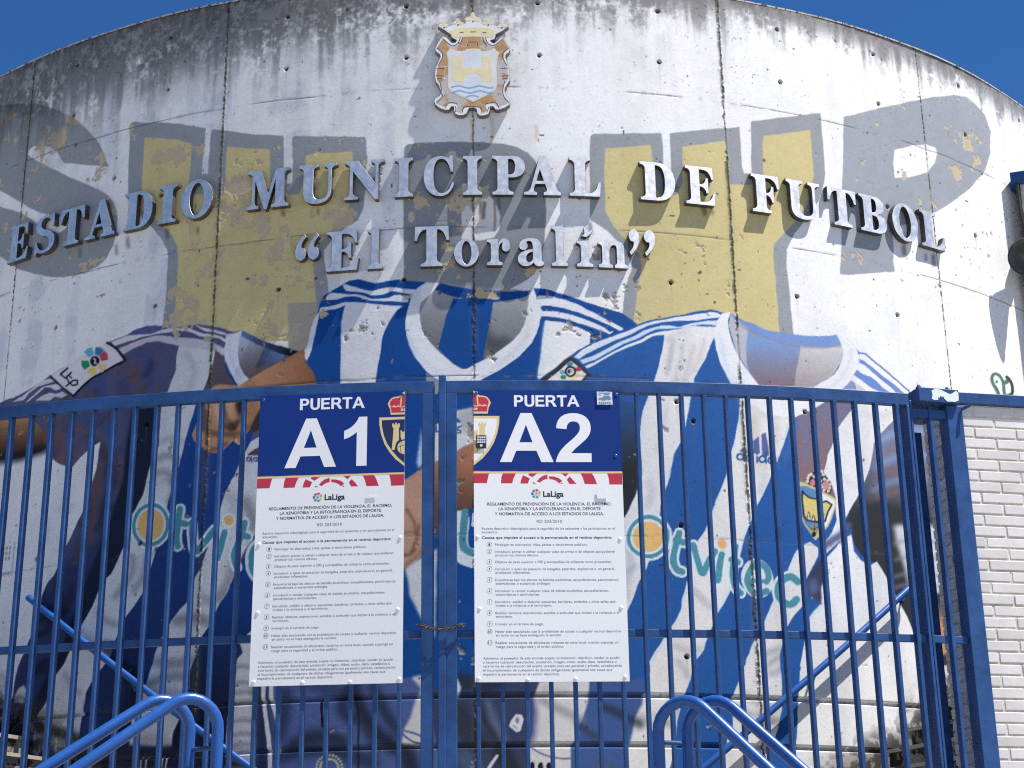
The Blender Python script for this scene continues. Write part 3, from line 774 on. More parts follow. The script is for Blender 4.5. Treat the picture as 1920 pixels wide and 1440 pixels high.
    C.poly([(1676, 985), (1800, 985), (1800, 1110), (1712, 1118), (1703, 1095), (1695, 1060), (1682, 1020)], (206, 210, 218), soft=4, clip=SM)
    for yy in (1018, 1048, 1080, 1100):
        C.line([(1678, yy + 2), (1700, yy - 3), (1780, yy)], 6, (138, 142, 152), soft=3, alpha=.7, clip=SM)
    C.poly([(1712, 1120), (1790, 1110), (1790, 1230), (1735, 1225), (1720, 1180)], grad((62, 60, 62), (1715, 1160), (196, 148, 108), (1738, 1190)), soft=2, clip=SM)
    C.line([(1545, 1025), (1562, 1012), (1580, 1000), (1590, 985)], 14, (84, 96, 138), soft=3, alpha=.9)
    C.poly([(1535, 1050), (1548, 1048), (1551, 1075), (1540, 1102), (1541, 1130), (1525, 1120), (1509, 1096), (1522, 1072)], (62, 68, 92), soft=2)
    C.oval(1526, 1100, 10, 16, (92, 104, 142), soft=4)
    C.line([(1508, 1100), (1522, 1120), (1540, 1132)], 3, (90, 80, 92), soft=1)
    # collar of the right player
    C.poly([(1371, 588), (1390, 600), (1415, 612), (1440, 620), (1473, 626), (1507, 630), (1540, 632), (1569, 628), (1582, 650), (1581, 675), (1560, 705), (1523, 730), (1480, 760), (1440, 745), (1408, 703), (1382, 663), (1367, 610)], (188, 190, 198))
    NK = C.mask([(1371, 588), (1440, 620), (1507, 630), (1569, 628), (1582, 650), (1560, 705), (1523, 730), (1440, 760), (1408, 703), (1382, 663), (1367, 610)])
    C.poly([(1405, 600), (1504, 645), (1493, 700), (1490, 760), (1420, 760), (1400, 680), (1400, 640)], grad((128, 158, 208), (1450, 640), (134, 118, 130), (1450, 715)), soft=1, clip=NK)
    C.poly([(1503, 640), (1590, 640), (1580, 720), (1490, 740)], grad((200, 202, 206), (1540, 650), (170, 160, 164), (1530, 720)), clip=NK)
    C.poly([(1371, 588), (1390, 600), (1415, 612), (1440, 620), (1473, 626), (1507, 630), (1540, 632), (1569, 628), (1577, 648), (1560, 652), (1520, 651), (1480, 645), (1440, 635), (1407, 618), (1378, 600)], (122, 150, 204))
    C.line([(1380, 604), (1420, 627), (1480, 647), (1530, 652), (1575, 650)], 3, (150, 134, 140), soft=1, alpha=.7)
    C.poly([(1371, 586), (1366, 600), (1367, 615), (1372, 638), (1382, 663), (1393, 683), (1408, 703), (1423, 722), (1445, 740), (1485, 748), (1523, 728), (1550, 713), (1563, 703), (1573, 690), (1580, 675), (1581, 660), (1578, 645), (1573, 635), (1569, 627), (1582, 634), (1597, 643), (1606, 652), (1612, 667), (1608, 687), (1602, 703),
            (1593, 717), (1578, 732), (1555, 750), (1530, 765), (1488, 785), (1440, 776), (1405, 752), (1385, 735), (1372, 720), (1360, 700), (1350, 680), (1343, 653), (1340, 630), (1340, 618), (1347, 600), (1355, 588)], (238, 239, 243))
    C.line([(1352, 640), (1362, 690), (1385, 728)], 8, (206, 222, 244), soft=3, alpha=.7)
    C.line([(1596, 655), (1590, 690), (1560, 725)], 6, (218, 220, 232), soft=2, alpha=.8)
    C.poly(K(1480, 580, 6, 790, 480, 850, 488, 900, 525, 950, 568, 1100, 698, 1250, 828, 1345, 910, 1345, 960, 1000, 960, 600, 900, 680, 820, 735, 735, 790, 560), (240, 240, 244))
    C.line(K(1480, 580, 6, 790, 488, 850, 494, 900, 530, 950, 574, 1100, 704, 1250, 834, 1345, 914), 3, (96, 118, 180))
    C.poly(K(1480, 580, 6, 798, 556, 850, 580, 950, 660, 1080, 770, 1300, 950, 1200, 945, 1100, 845, 950, 722, 850, 625, 788, 604), (110, 140, 204))
    C.poly(K(1480, 580, 6, 765, 676, 830, 730, 920, 762, 980, 802, 1050, 880, 1170, 960, 1040, 940, 900, 872, 800, 792, 733, 740), (110, 140, 204))
    C.poly(K(1480, 580, 6, 700, 800, 742, 830, 765, 905, 590, 905, 640, 860), (140, 150, 192))
    C.poly(K(1480, 580, 6, 750, 840, 800, 860, 880, 915, 770, 905), (200, 206, 204))
    # front of the shorts, right of the gate post
    C.poly([(856, 1270), (1000, 1262), (1030, 1300), (1020, 1440), (1010, 1480), (850, 1480), (800, 1480), (800, 1300)], (64, 74, 104), soft=3)
    R0s = [(1012, 1278), (1106, 1275), (1104, 1320), (1096, 1340), (1090, 1355), (1082, 1362), (1088, 1376), (1082, 1386), (1072, 1400), (1072, 1480), (985, 1480), (992, 1400), (1000, 1370), (1002, 1335), (1000, 1310)]
    C.poly(R0s, (220, 219, 219), soft=1)
    C.poly([(1110, 1275), (1210, 1275), (1205, 1320), (1190, 1345), (1184, 1385), (1172, 1420), (1165, 1480), (1072, 1480), (1074, 1400), (1086, 1380), (1090, 1358), (1100, 1330)], (72, 98, 156), soft=2)
    for p, w_, c_, a_ in (([(862, 1275), (900, 1285), (930, 1280)], 30, (46, 54, 74), .8), ([(860, 1340), (880, 1370), (890, 1390)], 40, (58, 62, 74), .8), ([(905, 1325), (918, 1360), (935, 1385)], 14, (52, 54, 60), .9), ([(915, 1320), (925, 1350), (945, 1385)], 16, (110, 126, 164), .7), ([(940, 1410), (950, 1425), (960, 1450)], 34, (50, 54, 62), .9), ([(1015, 1312), (1060, 1335), (1090, 1350)], 14, (150, 150, 152), .8),
                          ([(1086, 1358), (1105, 1375), (1125, 1385)], 14, (60, 70, 92), .8), ([(1130, 1325), (1160, 1338), (1200, 1358)], 16, (50, 56, 70), .8), ([(995, 1310), (1000, 1345), (995, 1385)], 16, (78, 90, 140), .8), ([(870, 1420), (890, 1440), (900, 1460)], 30, (90, 108, 140), .6), ([(1120, 1430), (1150, 1442), (1170, 1450)], 14, (84, 90, 104), .7), ([(1020, 1290), (1040, 1300), (1060, 1296)], 10, (176, 176, 176), .7)):
        C.line(p, w_, c_, soft=5, alpha=a_)
    C.poly([(967, 1340), (978, 1341), (982, 1350), (976, 1372), (968, 1373), (954, 1362), (958, 1352)], (228, 230, 236))
    C.oval(970, 1352, 4, 6, (150, 152, 160))
    C.line([(962, 1361), (970, 1366)], 3, (170, 172, 180))
    C.line([(995, 1402), (1020, 1415), (1050, 1423), (1075, 1422)], 3, (86, 104, 156))
    C.line([(932, 1418), (922, 1432), (912, 1450)], 6, (222, 222, 222))
    for xx in (998, 1014, 1030):
        C.oval(xx, 1438, 5, 9, (38, 40, 46))
    # arm across the middle
    C.poly(A2_, grad((178, 122, 96), (880, 870), (104, 76, 66), (880, 960)))
    AM2 = C.mask(A2_)
    C.poly([(690, 930), (760, 898), (800, 876), (812, 900), (805, 980), (795, 1045), (760, 1067), (690, 1040)], (202, 160, 136), soft=4, clip=AM2)
    for p, w_, c_, a_ in (([(762, 955), (775, 975), (780, 1000)], 5, (128, 92, 78), .8), ([(742, 998), (765, 998), (782, 997)], 2, (92, 66, 58), .8), ([(785, 985), (782, 1010), (772, 1032)], 6, (120, 86, 72), .7), ([(745, 1038), (765, 1040), (778, 1030)], 6, (118, 86, 70), .8), ([(760, 1060), (780, 1045), (790, 1030)], 8, (150, 118, 92), .6)):
        C.line(p, w_, c_, soft=2, alpha=a_, clip=AM2)
    # shorts under the left sign
    SH = [(478, 1280), (800, 1270), (830, 1470), (470, 1470)]
    C.poly(SH, (86, 106, 160))
    for p, w_, c_ in (([(488, 1285), (492, 1330), (492, 1450)], 26, (40, 44, 60)), ([(535, 1300), (530, 1350), (522, 1380)], 24, (48, 58, 84)), ([(565, 1275), (610, 1290), (640, 1300)], 26, (56, 70, 106)), ([(548, 1400), (590, 1380), (640, 1390)], 26, (44, 48, 62)), ([(660, 1275), (672, 1320), (700, 1370), (740, 1400)], 26, (34, 38, 50)),
                      ([(700, 1290), (720, 1330), (745, 1370)], 20, (44, 50, 68)), ([(668, 1340), (690, 1372), (700, 1410)], 12, (60, 70, 96)), ([(520, 1420), (600, 1405), (700, 1430)], 26, (48, 58, 84)), ([(760, 1410), (770, 1440), (775, 1460)], 34, (40, 42, 52)), ([(650, 1300), (640, 1330), (660, 1350)], 18, (40, 46, 62))):
        C.line(p, w_, c_, soft=7, alpha=.8, clip=None)
    for o_, pts in ((0, [(494, 1288), (494, 1312), (498, 1345), (505, 1395), (507, 1445)]), (13, [(495, 1288), (496, 1312), (506, 1345), (508, 1395), (507, 1445)])):
        C.line([(x + o_, y) for x, y in pts], 8, (226, 226, 226))
    C.line([(515, 1290), (518, 1310)], 5, (84, 100, 170))
    C.line([(604, 1315), (604, 1362)], 5, (34, 30, 44))
    C.line([(664, 1300), (672, 1345), (671, 1450)], 4, (40, 34, 44), alpha=.7)
    for k in range(26):
        g = pi * (k % 13) / 12
        rr = 17 if k < 13 else 24
        C.oval(618 + rr * cos(g), 1440 - rr * sin(g) * 1.0, 2.6, 2.2, (205, 196, 160))
    C.poly([(772, 1270), (800, 1265), (800, 1400), (752, 1395), (756, 1370), (770, 1345), (778, 1318), (790, 1290)], (218, 216, 216), soft=2)
    C.line([(752, 1368), (775, 1374), (795, 1382)], 4, (96, 112, 180))
    C.line([(752, 1374), (770, 1388), (795, 1396)], 4, (84, 100, 160))
    # lettering of the middle shirt around the post
    C.poly([(782, 868), (791, 800), (793, 870), (786, 880)], HALO, soft=2)
    C.poly([(816, 800), (856, 770), (886, 765), (888, 830), (870, 838), (856, 847), (830, 860), (815, 868)], (226, 226, 228), soft=1)
    C.poly([(856, 775), (892, 762), (892, 800), (880, 826), (866, 800)], (172, 174, 178), soft=4, alpha=.7)
    C.poly([(810, 791), (845, 772), (864, 790), (864, 793)], (40, 92, 158))
    C.line([(865, 799), (858, 801), (858, 806), (864, 807), (864, 811), (857, 811)], 3, (40, 96, 160), sm=False)
    C.line([(818, 800), (818, 810), (826, 810)], 3, (40, 96, 160), sm=False)
    C.line([(862, 975), (860, 1020), (872, 1042), (900, 1048)], 36, (228, 236, 244))
    C.line([(872, 960), (868, 1015), (878, 1034), (905, 1040)], 14, TEAL)
    C.line([(888, 965), (886, 985), (905, 985)], 5, (228, 236, 244), sm=False)
    C.poly([(759, 1067), (787, 1047), (795, 1040), (820, 1030), (815, 1200), (790, 1160), (770, 1120), (765, 1090)], (224, 226, 230), soft=2)
    C.poly([(856, 1270), (866, 1290), (860, 1310), (853, 1310)], (206, 222, 240), soft=1)
    # ---- sponsor lettering on the two outer shirts
    def word(strokes, wd, dots):
        for pts in strokes:
            C.line(pts, wd + 9, (226, 236, 244))
        for cx, cy, rx, ry, rot in dots:
            C.oval(cx, cy, rx + 4, ry + 4, (226, 232, 238), rot=rot)
        for pts in strokes:
            C.line(pts, wd, TEAL)
        for cx, cy, rx, ry, rot in dots:
            C.oval(cx, cy, rx, ry, (232, 186, 120), rot=rot)
    def big_o(cx, cy, rx, ry, rot):
        for k, c_ in ((1.14, (228, 236, 244)), (1.02, TEAL), (.84, (230, 236, 242)), (.73, ORG)):
            C.oval(cx, cy, rx * k, ry * k, c_, rot=rot)
        for k in range(3):
            C.line([(cx - 8 + 4 * k, cy - 10), (cx - 6 + 6 * k, cy + 2), (cx + 4 * k, cy + 14)], 3, (244, 212, 130), soft=1, alpha=.5)
    big_o(1216, 1007, 40, 40, 0)
    word([[(1274, 1000), (1266, 1030), (1262, 1052), (1268, 1068), (1279, 1073)], [(1268, 1013), (1285, 1018)], [(1300, 1022), (1308, 1050), (1317, 1075), (1328, 1055), (1340, 1034)], [(1353, 1040), (1345, 1088)], [(1380, 1025), (1374, 1075), (1378, 1098), (1389, 1112)], [(1372, 1050), (1384, 1054)]], 12, [(1354, 1020, 8, 10, 0)])
    er = [(1438, 1090), (1442, 1080), (1436, 1064), (1420, 1056), (1407, 1070), (1402, 1088), (1410, 1107), (1424, 1113), (1438, 1108)]
    C.oval(1421, 1085, 30, 37, (226, 236, 244), rot=-.25)
    C.line(er, 12, TEAL)
    C.line([(1406, 1088), (1438, 1090)], 7, TEAL)
    C.line([(1495, 1090), (1482, 1081), (1466, 1088), (1459, 1106), (1466, 1126), (1482, 1134), (1494, 1124)], 23, (226, 236, 244))
    C.line([(1495, 1090), (1482, 1081), (1466, 1088), (1459, 1106), (1466, 1126), (1482, 1134), (1494, 1124)], 14, TEAL)
    big_o(283, 985, 34, 41, .25)
    word([[(338, 955), (334, 978), (331, 1009), (333, 1024)], [(334, 979), (348, 982)], [(360, 980), (361, 1010), (366, 1034), (382, 1018), (403, 992)], [(421, 998), (408, 1046)], [(459, 980), (448, 1017), (438, 1042), (444, 1064)], [(452, 1002), (465, 1006)]], 12, [(429, 976, 9, 10, 0)])
    C.oval(486, 1052, 26, 42, (222, 232, 240))
    C.oval(486, 1052, 20, 36, TEAL)
    # maker's mark on the chest, three bars over the word
    for b in ([(1386, 846), (1397, 838), (1403, 848), (1398, 852)], [(1412, 827), (1423, 819), (1425, 851), (1413, 851)], [(1428, 816), (1437, 811), (1443, 856), (1429, 856)]):
        C.poly(b, (90, 106, 164))
    ad = (44, 92, 150)
    x = 1388
    for ch in 'adidas':
        y = 857 + (x - 1388) * .12
        if ch == 'i':
            C.line([(x - 2, y - 4), (x - 2, y + 6)], 3.6, ad)
            C.oval(x - 2, y - 9, 2, 2, ad)
            x += 8
            continue
        if ch == 's':
            C.line([(x + 5, y - 5), (x - 2, y - 5), (x - 2, y), (x + 4, y + 1), (x + 4, y + 6), (x - 3, y + 6)], 3.2, ad)
            continue
        C.oval(x, y, 7.5, 7.5, ad)
        C.oval(x, y, 3.8, 3.8, (228, 228, 228))
        C.line([(x + 6.5, y - (14 if ch == 'd' else 6)), (x + 6.5, y + 7)], 3.4, ad)
        x += 17
    C.poly([(465, 852), (478, 842), (492, 838), (492, 853), (466, 854)], (92, 74, 84))
    for xx in (467, 480):
        C.oval(xx, 861, 5, 5, (74, 82, 140))
        C.oval(xx, 861, 2.2, 2.2, (214, 216, 220))
        C.line([(xx + 5, 852 if xx > 470 else 856), (xx + 5, 866)], 2.6, (74, 82, 140))
    # club shield on the chest
    SHd = K(1420, 760, 6, 470, 890, 490, 855, 560, 880, 700, 950, 800, 1000, 890, 1050, 885, 1150, 850, 1270, 800, 1370, 730, 1440, 660, 1530, 630, 1500, 590, 1430, 530, 1340, 490, 1240, 470, 1100, 462, 980)
    C.poly(SHd, (206, 198, 140))
    C.poly(K(1420, 760, 6, 490, 905, 560, 905, 700, 975, 690, 1400, 640, 1500, 600, 1420, 540, 1330, 500, 1230, 482, 1100, 476, 980), (96, 140, 190))
    C.poly(K(1420, 760, 6, 700, 975, 800, 1025, 878, 1075, 870, 1150, 835, 1260, 790, 1350, 720, 1430, 690, 1400), (236, 236, 238))
    TW = K(1420, 760, 6, 510, 960, 540, 1000, 590, 1040, 640, 1050, 690, 1040, 730, 1085, 780, 1080, 840, 1115, 800, 1190, 760, 1310, 690, 1320, 560, 1290, 520, 1240, 508, 1100)
    C.poly(TW, (222, 206, 130))
    C.line(TW + TW[:1], 3.2, (42, 42, 46), sm=False)
    for cx, cy in ((1516, 966), (1525, 972)):
        C.oval(cx, cy, 3, 5, (234, 234, 230))
        C.line([(cx - 3, cy + 4), (cx, cy - 6), (cx + 3, cy + 4)], 1.6, (42, 42, 46))
    C.oval(1526, 993, 7.5, 9, (202, 192, 140))
    C.oval(1526, 993, 7.5, 9, (42, 42, 46), alpha=.25)
    C.line([(1519, 990), (1526, 993), (1533, 988)], 1.5, (42, 42, 46))
    C.line([(1526, 985), (1526, 1003)], 1.5, (42, 42, 46))
    C.oval(1526, 1003, 4, 5, (38, 38, 42))
    C.poly(K(1420, 760, 6, 540, 850, 560, 790, 620, 755, 700, 740, 780, 810, 830, 870, 840, 940, 820, 1000, 700, 945, 600, 900), (44, 42, 46))
    for px_, py_ in ((585, 790), (570, 820), (565, 855), (608, 775), (640, 800), (700, 800), (728, 745), (712, 850), (715, 890), (720, 920), (745, 780), (755, 830), (790, 850), (815, 890), (815, 930), (798, 965), (750, 950), (750, 910), (755, 875)):
        C.oval(1420 + px_ / 6, 760 + py_ / 6, 3.1, 3.1, (222, 214, 200))
    C.oval(1524, 905, 5, 7, (206, 130, 142))
    C.oval(1549, 910, 6, 8, (206, 140, 150))
    # badge on the right player's sleeve
    C.poly([(1012, 714), (1040, 692), (1062, 674), (1071, 668), (1080, 676), (1090, 684), (1100, 695), (1110, 703), (1095, 715), (1080, 735), (1000, 735)], (56, 57, 60), soft=1)
    C.poly([(1024, 716), (1050, 694), (1071, 677), (1100, 702), (1084, 722), (1030, 735)], (232, 230, 226))
    for x, y, c_ in ((1069, 683, (70, 140, 174)), (1085, 692, (176, 74, 96)), (1055, 698, (108, 174, 204)), (1056, 708, (48, 150, 110)), (1082, 704, (238, 198, 150)), (1074, 712, (240, 226, 150))):
        C.oval(x, y, 5.5, 4.5, c_)
    C.oval(1070, 697, 11, 10.5, (38, 40, 44), rot=-.5)
    C.oval(1070, 697, 7, 7, (226, 226, 226))
    C.oval(1069, 697, 4.5, 4.5, (38, 40, 44))
    C.line([(1069, 694), (1072, 698), (1068, 700)], 1.6, (226, 226, 226))
    # green doodle on the far right
    Gn = (92, 122, 114)
    C.poly(K(1600, 620, 6, 1650, 720, 1610, 640, 1575, 560, 1590, 520, 1620, 510, 1650, 540, 1670, 600, 1672, 700), (236, 240, 238))
    C.line(K(1600, 620, 6, 1635, 730, 1610, 660, 1575, 600, 1558, 545, 1572, 500, 1610, 485, 1648, 510, 1680, 570, 1690, 640, 1700, 720, 1740, 730, 1775, 715), 6, Gn)
    C.oval(1869.5, 716.5, 2.6, 3, Gn)
    C.line(K(1600, 620, 6, 1690, 590, 1725, 575, 1745, 540), 8, Gn)
    C.line(K(1600, 620, 6, 1725, 520, 1765, 560, 1790, 620, 1792, 690, 1765, 730), 6, (58, 78, 72))
    # rust and dirt that ran down from the crest and letters
    for x, y0_, y1_ in ((922, 222, 268), (885, 226, 262), (1004, 236, 260)):
        C.line([(x, y0_), (x + 2, (y0_ + y1_) / 2), (x + 1, y1_)], 5, (196, 160, 104), soft=2, alpha=.55)
    for x, y in ((370, 425), (218, 460), (313, 430), (500, 402), (530, 395), (596, 392), (1694, 462), (1735, 478), (1750, 480), (885, 372), (900, 378), (935, 372), (1335, 392), (1320, 388), (560, 474), (240, 446), (150, 466), (1180, 455), (1212, 458), (1106, 420), (1122, 470)):
        C.line([(x, y), (x + 1, y + random.uniform(8, 22))], random.uniform(4, 9), (60, 58, 52), soft=2, alpha=.5)
    C.poly([(800, 960), (830, 960), (830, 1010), (800, 1010)], (120, 88, 76), soft=3, alpha=.6)
    C.poly([(905, 378), (912, 378), (910, 412), (903, 412)], (150, 140, 120), soft=1)
    C.line([(927, 380), (928, 410), (926, 432)], 3, (120, 92, 78), soft=1, alpha=.8)
    C.oval(772, 407, 6, 10, (196, 184, 160))
    return C
# ---------------------------------------------------------------- ground, landing and steps
g = MB()
g.box(-400, 400, -400, 400, -.5, 0)
structure(g.build('ground', M_GROUND))
LY0 = 6.15
lb = MB().box(-7.5, 7.5, LY0, 13.5, 0, ZLAND)
structure(lb.build('landing', M_CONC))
# flights going down to both sides in front of the landing, under the two double handrails
for sgn, x0, nm in ((1, .80, 'side_steps'), (-1, -1.45, 'side_steps')):
    b = MB()
    for k in range(12):
        a = x0 + sgn * .28 * k
        e = x0 + sgn * .28 * 12
        z1 = ZLAND - .165 * (k + 1)
        b.box(min(a, a + sgn * .28), max(a, a + sgn * .28), 4.9, LY0 - .004, 0, max(z1, .05))
    structure(b.build(nm, M_CONC))
b = MB().box(-1.45, .80, 4.9, LY0 - .004, 0, ZLAND)
structure(b.build('landing_front', M_CONC))


# ---------------------------------------------------------------- the round wall with its mural
def fbm(u, v, f, oct_=4, seed=1, gain=.55):
    """value noise, 0..1"""
    rng = np.random.RandomState(seed)
    out = np.zeros(np.broadcast(u, v).shape, np.float32)
    amp, tot = 1.0, 0.0
    for o in range(oct_):
        T = rng.rand(256, 256).astype(np.float32)
        x, y = u * f + rng.rand() * 50, v * f + rng.rand() * 50
        xi, yi = np.floor(x).astype(int), np.floor(y).astype(int)
        fx, fy = (x - xi).astype(np.float32), (y - yi).astype(np.float32)
        fx, fy = fx * fx * (3 - 2 * fx), fy * fy * (3 - 2 * fy)
        xa, xb, ya, yb = xi & 255, (xi + 1) & 255, yi & 255, (yi + 1) & 255
        out += amp * ((T[ya, xa] * (1 - fx) + T[ya, xb] * fx) * (1 - fy) + (T[yb, xa] * (1 - fx) + T[yb, xb] * fx) * fy)
        tot += amp
        amp *= gain
        f *= 2
    return out / tot


def sst(x, a, b):
    t = np.clip((x - a) / (b - a), 0, 1)
    return t * t * (3 - 2 * t)


HOLES = [(145, 122), (320, 70), (315, 167), (540, 31), (537, 129), (138, 215), (762, 12), (762, 108), (1008, 6), (1011, 104), (1233, 22), (1236, 117), (1457, 56), (1463, 154), (1637, 102), (1647, 195),
         (1797, 162), (1810, 253), (1911, 227), (522, 542), (290, 573), (104, 613), (1258, 530), (1494, 556), (1683, 591), (1829, 443), (757, 524), (275, 795), (1269, 753), (1509, 772), (1277, 985), (68, 1047),
         (1288, 1232), (262, 1018), (1664, 388), (302, 366), (214, 333), (1300, 790), (245, 1262)]
JOINT0, DJ = .0014, .2951
ZG = (1.6521 + Z0, 1.3263 + Z0, 1.0005 + Z0, .6747 + Z0)      # recessed bands low on the wall
ZJ = (6.2186 + Z0, 5.0577 + Z0, 3.90 + Z0, 2.74 + Z0)          # pour joints


def make_wall():
    C = paint_mural()
    dense_t = np.arange(-.76, .87, .0066 / R)
    th = np.concatenate([np.linspace(-pi, -.77, 60), dense_t, np.linspace(.88, pi, 60)])
    zz = np.concatenate([[0.0, .5, 1.0], np.arange(.9 + Z0, ZTOP, .0076), [ZTOP]])
    zz = zz[np.concatenate([[True], np.diff(zz) > 1e-4])]
    NT, NZ = len(th), len(zz)
    TH, ZZ = np.meshgrid(th, zz)
    TH, ZZ = TH.astype(np.float32), ZZ.astype(np.float32)
    u, v = TH * R, ZTOP - ZZ
    x, y = AX + R * np.sin(TH), CY - R * np.cos(TH)
    px, py = project(x, y, ZZ)
    front = np.cos(TH) > .25
    fx = np.clip(np.where(front, px, -1000) - PX0, 0, PW - 1.01)
    fy = np.clip(np.where(front, py, -1000) - PY0, 0, PH - 1.01)
    # a hand's wobble so painted outlines are not ruler straight
    fx = np.clip(fx + (fbm(u, v, 9, 3, 5) - .5) * 3.2, 0, PW - 1.01)
    fy = np.clip(fy + (fbm(u, v, 9, 3, 6) - .5) * 3.2, 0, PH - 1.01)
    xi, yi = fx.astype(int), fy.astype(int)
    ax_, ay_ = (fx - xi)[..., None], (fy - yi)[..., None]
    A = C.a
    col = (A[yi, xi] * (1 - ax_) + A[yi, xi + 1] * ax_) * (1 - ay_) + (A[yi + 1, xi] * (1 - ax_) + A[yi + 1, xi + 1] * ax_) * ay_
    peel = C.peel[yi, xi]
    inside = (front & (px > PX0 + 3) & (px < PX0 + PW - 3))[..., None]
    col = np.where(inside, col, np.float32(235))
    alb = (lin(col) * .84).astype(np.float32)
    vivid = (col.max(-1) - col.min(-1))
    is_white = sst(col.min(-1), 205, 228)
    disp = np.zeros(TH.shape, np.float32)

    def over(mask, c, k=1.0):
        nonlocal alb
        q = (mask * k)[..., None]
        alb = alb * (1 - q) + np.asarray(lin(c), np.float32) * .8 * q

    n1, n2, n3 = fbm(u, v, 1.3, 5, 11), fbm(u, v, 6, 5, 12), fbm(u, v, 24, 4, 13)
    nst = fbm(u, v * .12, 5, 5, 14)              # drawn out downwards
    nf_ = fbm(u, v * .8, 46, 4, 18, .7)
    nst2 = fbm(u, v * .07, 16, 4, 15)
    # brushed unevenness of the paint
    bq = (.91 + .18 * fbm(u, v * .5, 3.0, 5, 16))
    bq = bq * (.95 + .10 * fbm(u * 1.0 + .6 * v, v, 14, 4, 17))
    alb = alb * bq[..., None]
    # faint run-off on the white field, bluish patches on its left part
    over(is_white * sst(nst, .56, .76), (200, 201, 206), .24)
    over(is_white * sst(n1, .58, .74), (206, 204, 204), .22)
    over(is_white * sst(nst, .52, .62) * sst(n2, .45, .6) * (TH < -.05), (176, 190, 216), .28)
    # flaked paint: warm undercoat showing through
    pk = fbm(u, v, 5.0, 6, 21, .6)
    pk2 = fbm(u + .05 * n2, v * .7, 11, 5, 22, .6)
    thr = .67 - .10 * np.clip(peel, 0, 1)
    flake = sst(pk, thr, thr + .008) * sst(pk2, .42, .46) * (peel > .05)
    over(flake, (200, 184, 156), .95)
    edge = sst(pk, thr - .010, thr) * (1 - sst(pk, thr, thr + .004)) * sst(pk2, .42, .46) * (peel > .05)
    over(edge, (120, 112, 104), .35)
    disp -= flake * .0022
    gen = fbm(u, v, 13, 5, 23, .62)
    g2 = fbm(u, v, 1.7, 3, 24)
    chips = sst(gen, .772, .782) * sst(g2, .5, .58) * (v > 1.2)
    over(chips, (168, 160, 150), .9)
    disp -= chips * .003
    for cx, cy, rad, st in ((1060, 600, 45, .10), (675, 620, 40, .10), (985, 590, 25, .14), (1140, 570, 45, .10), (1225, 790, 30, .12), (1270, 690, 30, .09), (1085, 480, 30, .11), (940, 640, 30, .08), (860, 910, 45, .10), (700, 360, 40, .1), (515, 640, 30, .06), (870, 880, 30, .12), (880, 800, 25, .12)):
        w_ = np.exp(-((px - cx) ** 2 + (py - cy) ** 2) / (rad * rad)) * front
        cm = sst(gen + st * w_, .735, .75) * (w_ > .1)
        over(cm, (160, 153, 143), .8)
        disp -= cm * .003
    # weathering under the rim: black growth, thicker on the shaded side
    left = sst(-TH, -.35, .35)
    reach = .28 + .60 * left + .35 * sst(nst2, .35, .75) + .25 * (n1 - .5)
    gk = sst(1 - v / reach, 0, .9) * sst(.34 * nst + .26 * n2 + .22 * n3 + .24 * nf_ + .45 * np.exp(-v / .16) + .16 * left - .08, .45, .64)
    over(gk, (82, 81, 82), .74)
    bk = sst(1 - v / (.75 * reach), 0, .6) * sst(.34 * n2 + .24 * n3 + .30 * nf_ + .22 * nst2 + .10 * left, .50, .68) * (.4 + .5 * left)
    over(bk, (50, 49, 49), .66)
    gk2 = sst(1 - v / (reach * 1.7), 0, 1) * sst(.5 * nst2 + .5 * n2, .46, .66)
    over(gk2, (158, 158, 160), .26 + .16 * left)
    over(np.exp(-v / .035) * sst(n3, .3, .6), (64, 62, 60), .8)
    sp_ = fbm(u, v, 55, 3, 31)
    over(sst(sp_, .765, .82) * np.clip(np.exp(-v / 1.6) + .10, 0, 1) * sst(n2, .42, .6), (62, 60, 58), .85)
    sp2 = fbm(u, v, 32, 2, 32)
    over(sst(sp2, .89, .91), (70, 68, 66), .8)
    over(sst(fbm(u, v, 18, 2, 33), .90, .91), (60, 58, 56), .8)
    # vertical form joints, some overgrown with moss
    for k in range(-10, 11):
        t = JOINT0 + k * DJ
        d = (TH - t) * R
        if not (np.abs(d) < .1).any():
            continue
        along_ = sst(fbm(v * 0 + k * 2.3, v, 3, 3, 58), .4, .6)
        j = np.abs(d + (fbm(v * 0 + k * 7.0, v, 20, 4, 41 + k % 5) - .5) * .012)
        over(sst(-j, -.006, -.002), (84, 82, 80), .40 + .35 * along_)
        disp -= sst(-np.abs(d), -.010, -.004) * .004
        moss = {-1: .85, 1: .9, -2: .5, 0: .45, 2: .25}.get(k, .3)
        wdt = .007 + .020 * moss * fbm(v * 0 + 3.0 * k, v, 9, 4, 51)
        dens = fbm(u, v, 62, 3, 52 + k % 3)
        along = fbm(v * 0 + k * 1.7, v, 1.6, 3, 57 + k % 7)
        mm = sst(-j / wdt, -1.0, -.25) * sst(dens + .22 * along, .69 - .20 * moss, .75 - .20 * moss) * sst(along, .26, .42)
        over(mm, (46, 48, 40), .95)
        disp += mm * .008
        halo = sst(-np.abs(d), -.055, -.01) * sst(along, .36, .6) * moss * .35
        over(halo * (1 - is_white * .3), (128, 130, 106), .7)
    # pour joints: hairlines that come and go
    for zj in ZJ:
        d = np.abs(ZZ - zj + (fbm(u, u * 0 + zj, 2.2, 3, 61) - .5) * .022)
        vis = sst(fbm(u, u * 0 + zj * 3, 2.5, 4, 62), .44, .56)
        kz = .8 if zj > 5.5 else .38
        over(sst(-d, -.0055, -.002) * vis, (96, 94, 92), kz)
        disp -= sst(-d, -.008, -.003) * .002 * vis * kz
        over(sst(-np.abs(ZZ - zj), -.03, 0) * sst(n3, .55, .75), (120, 116, 110), .35)
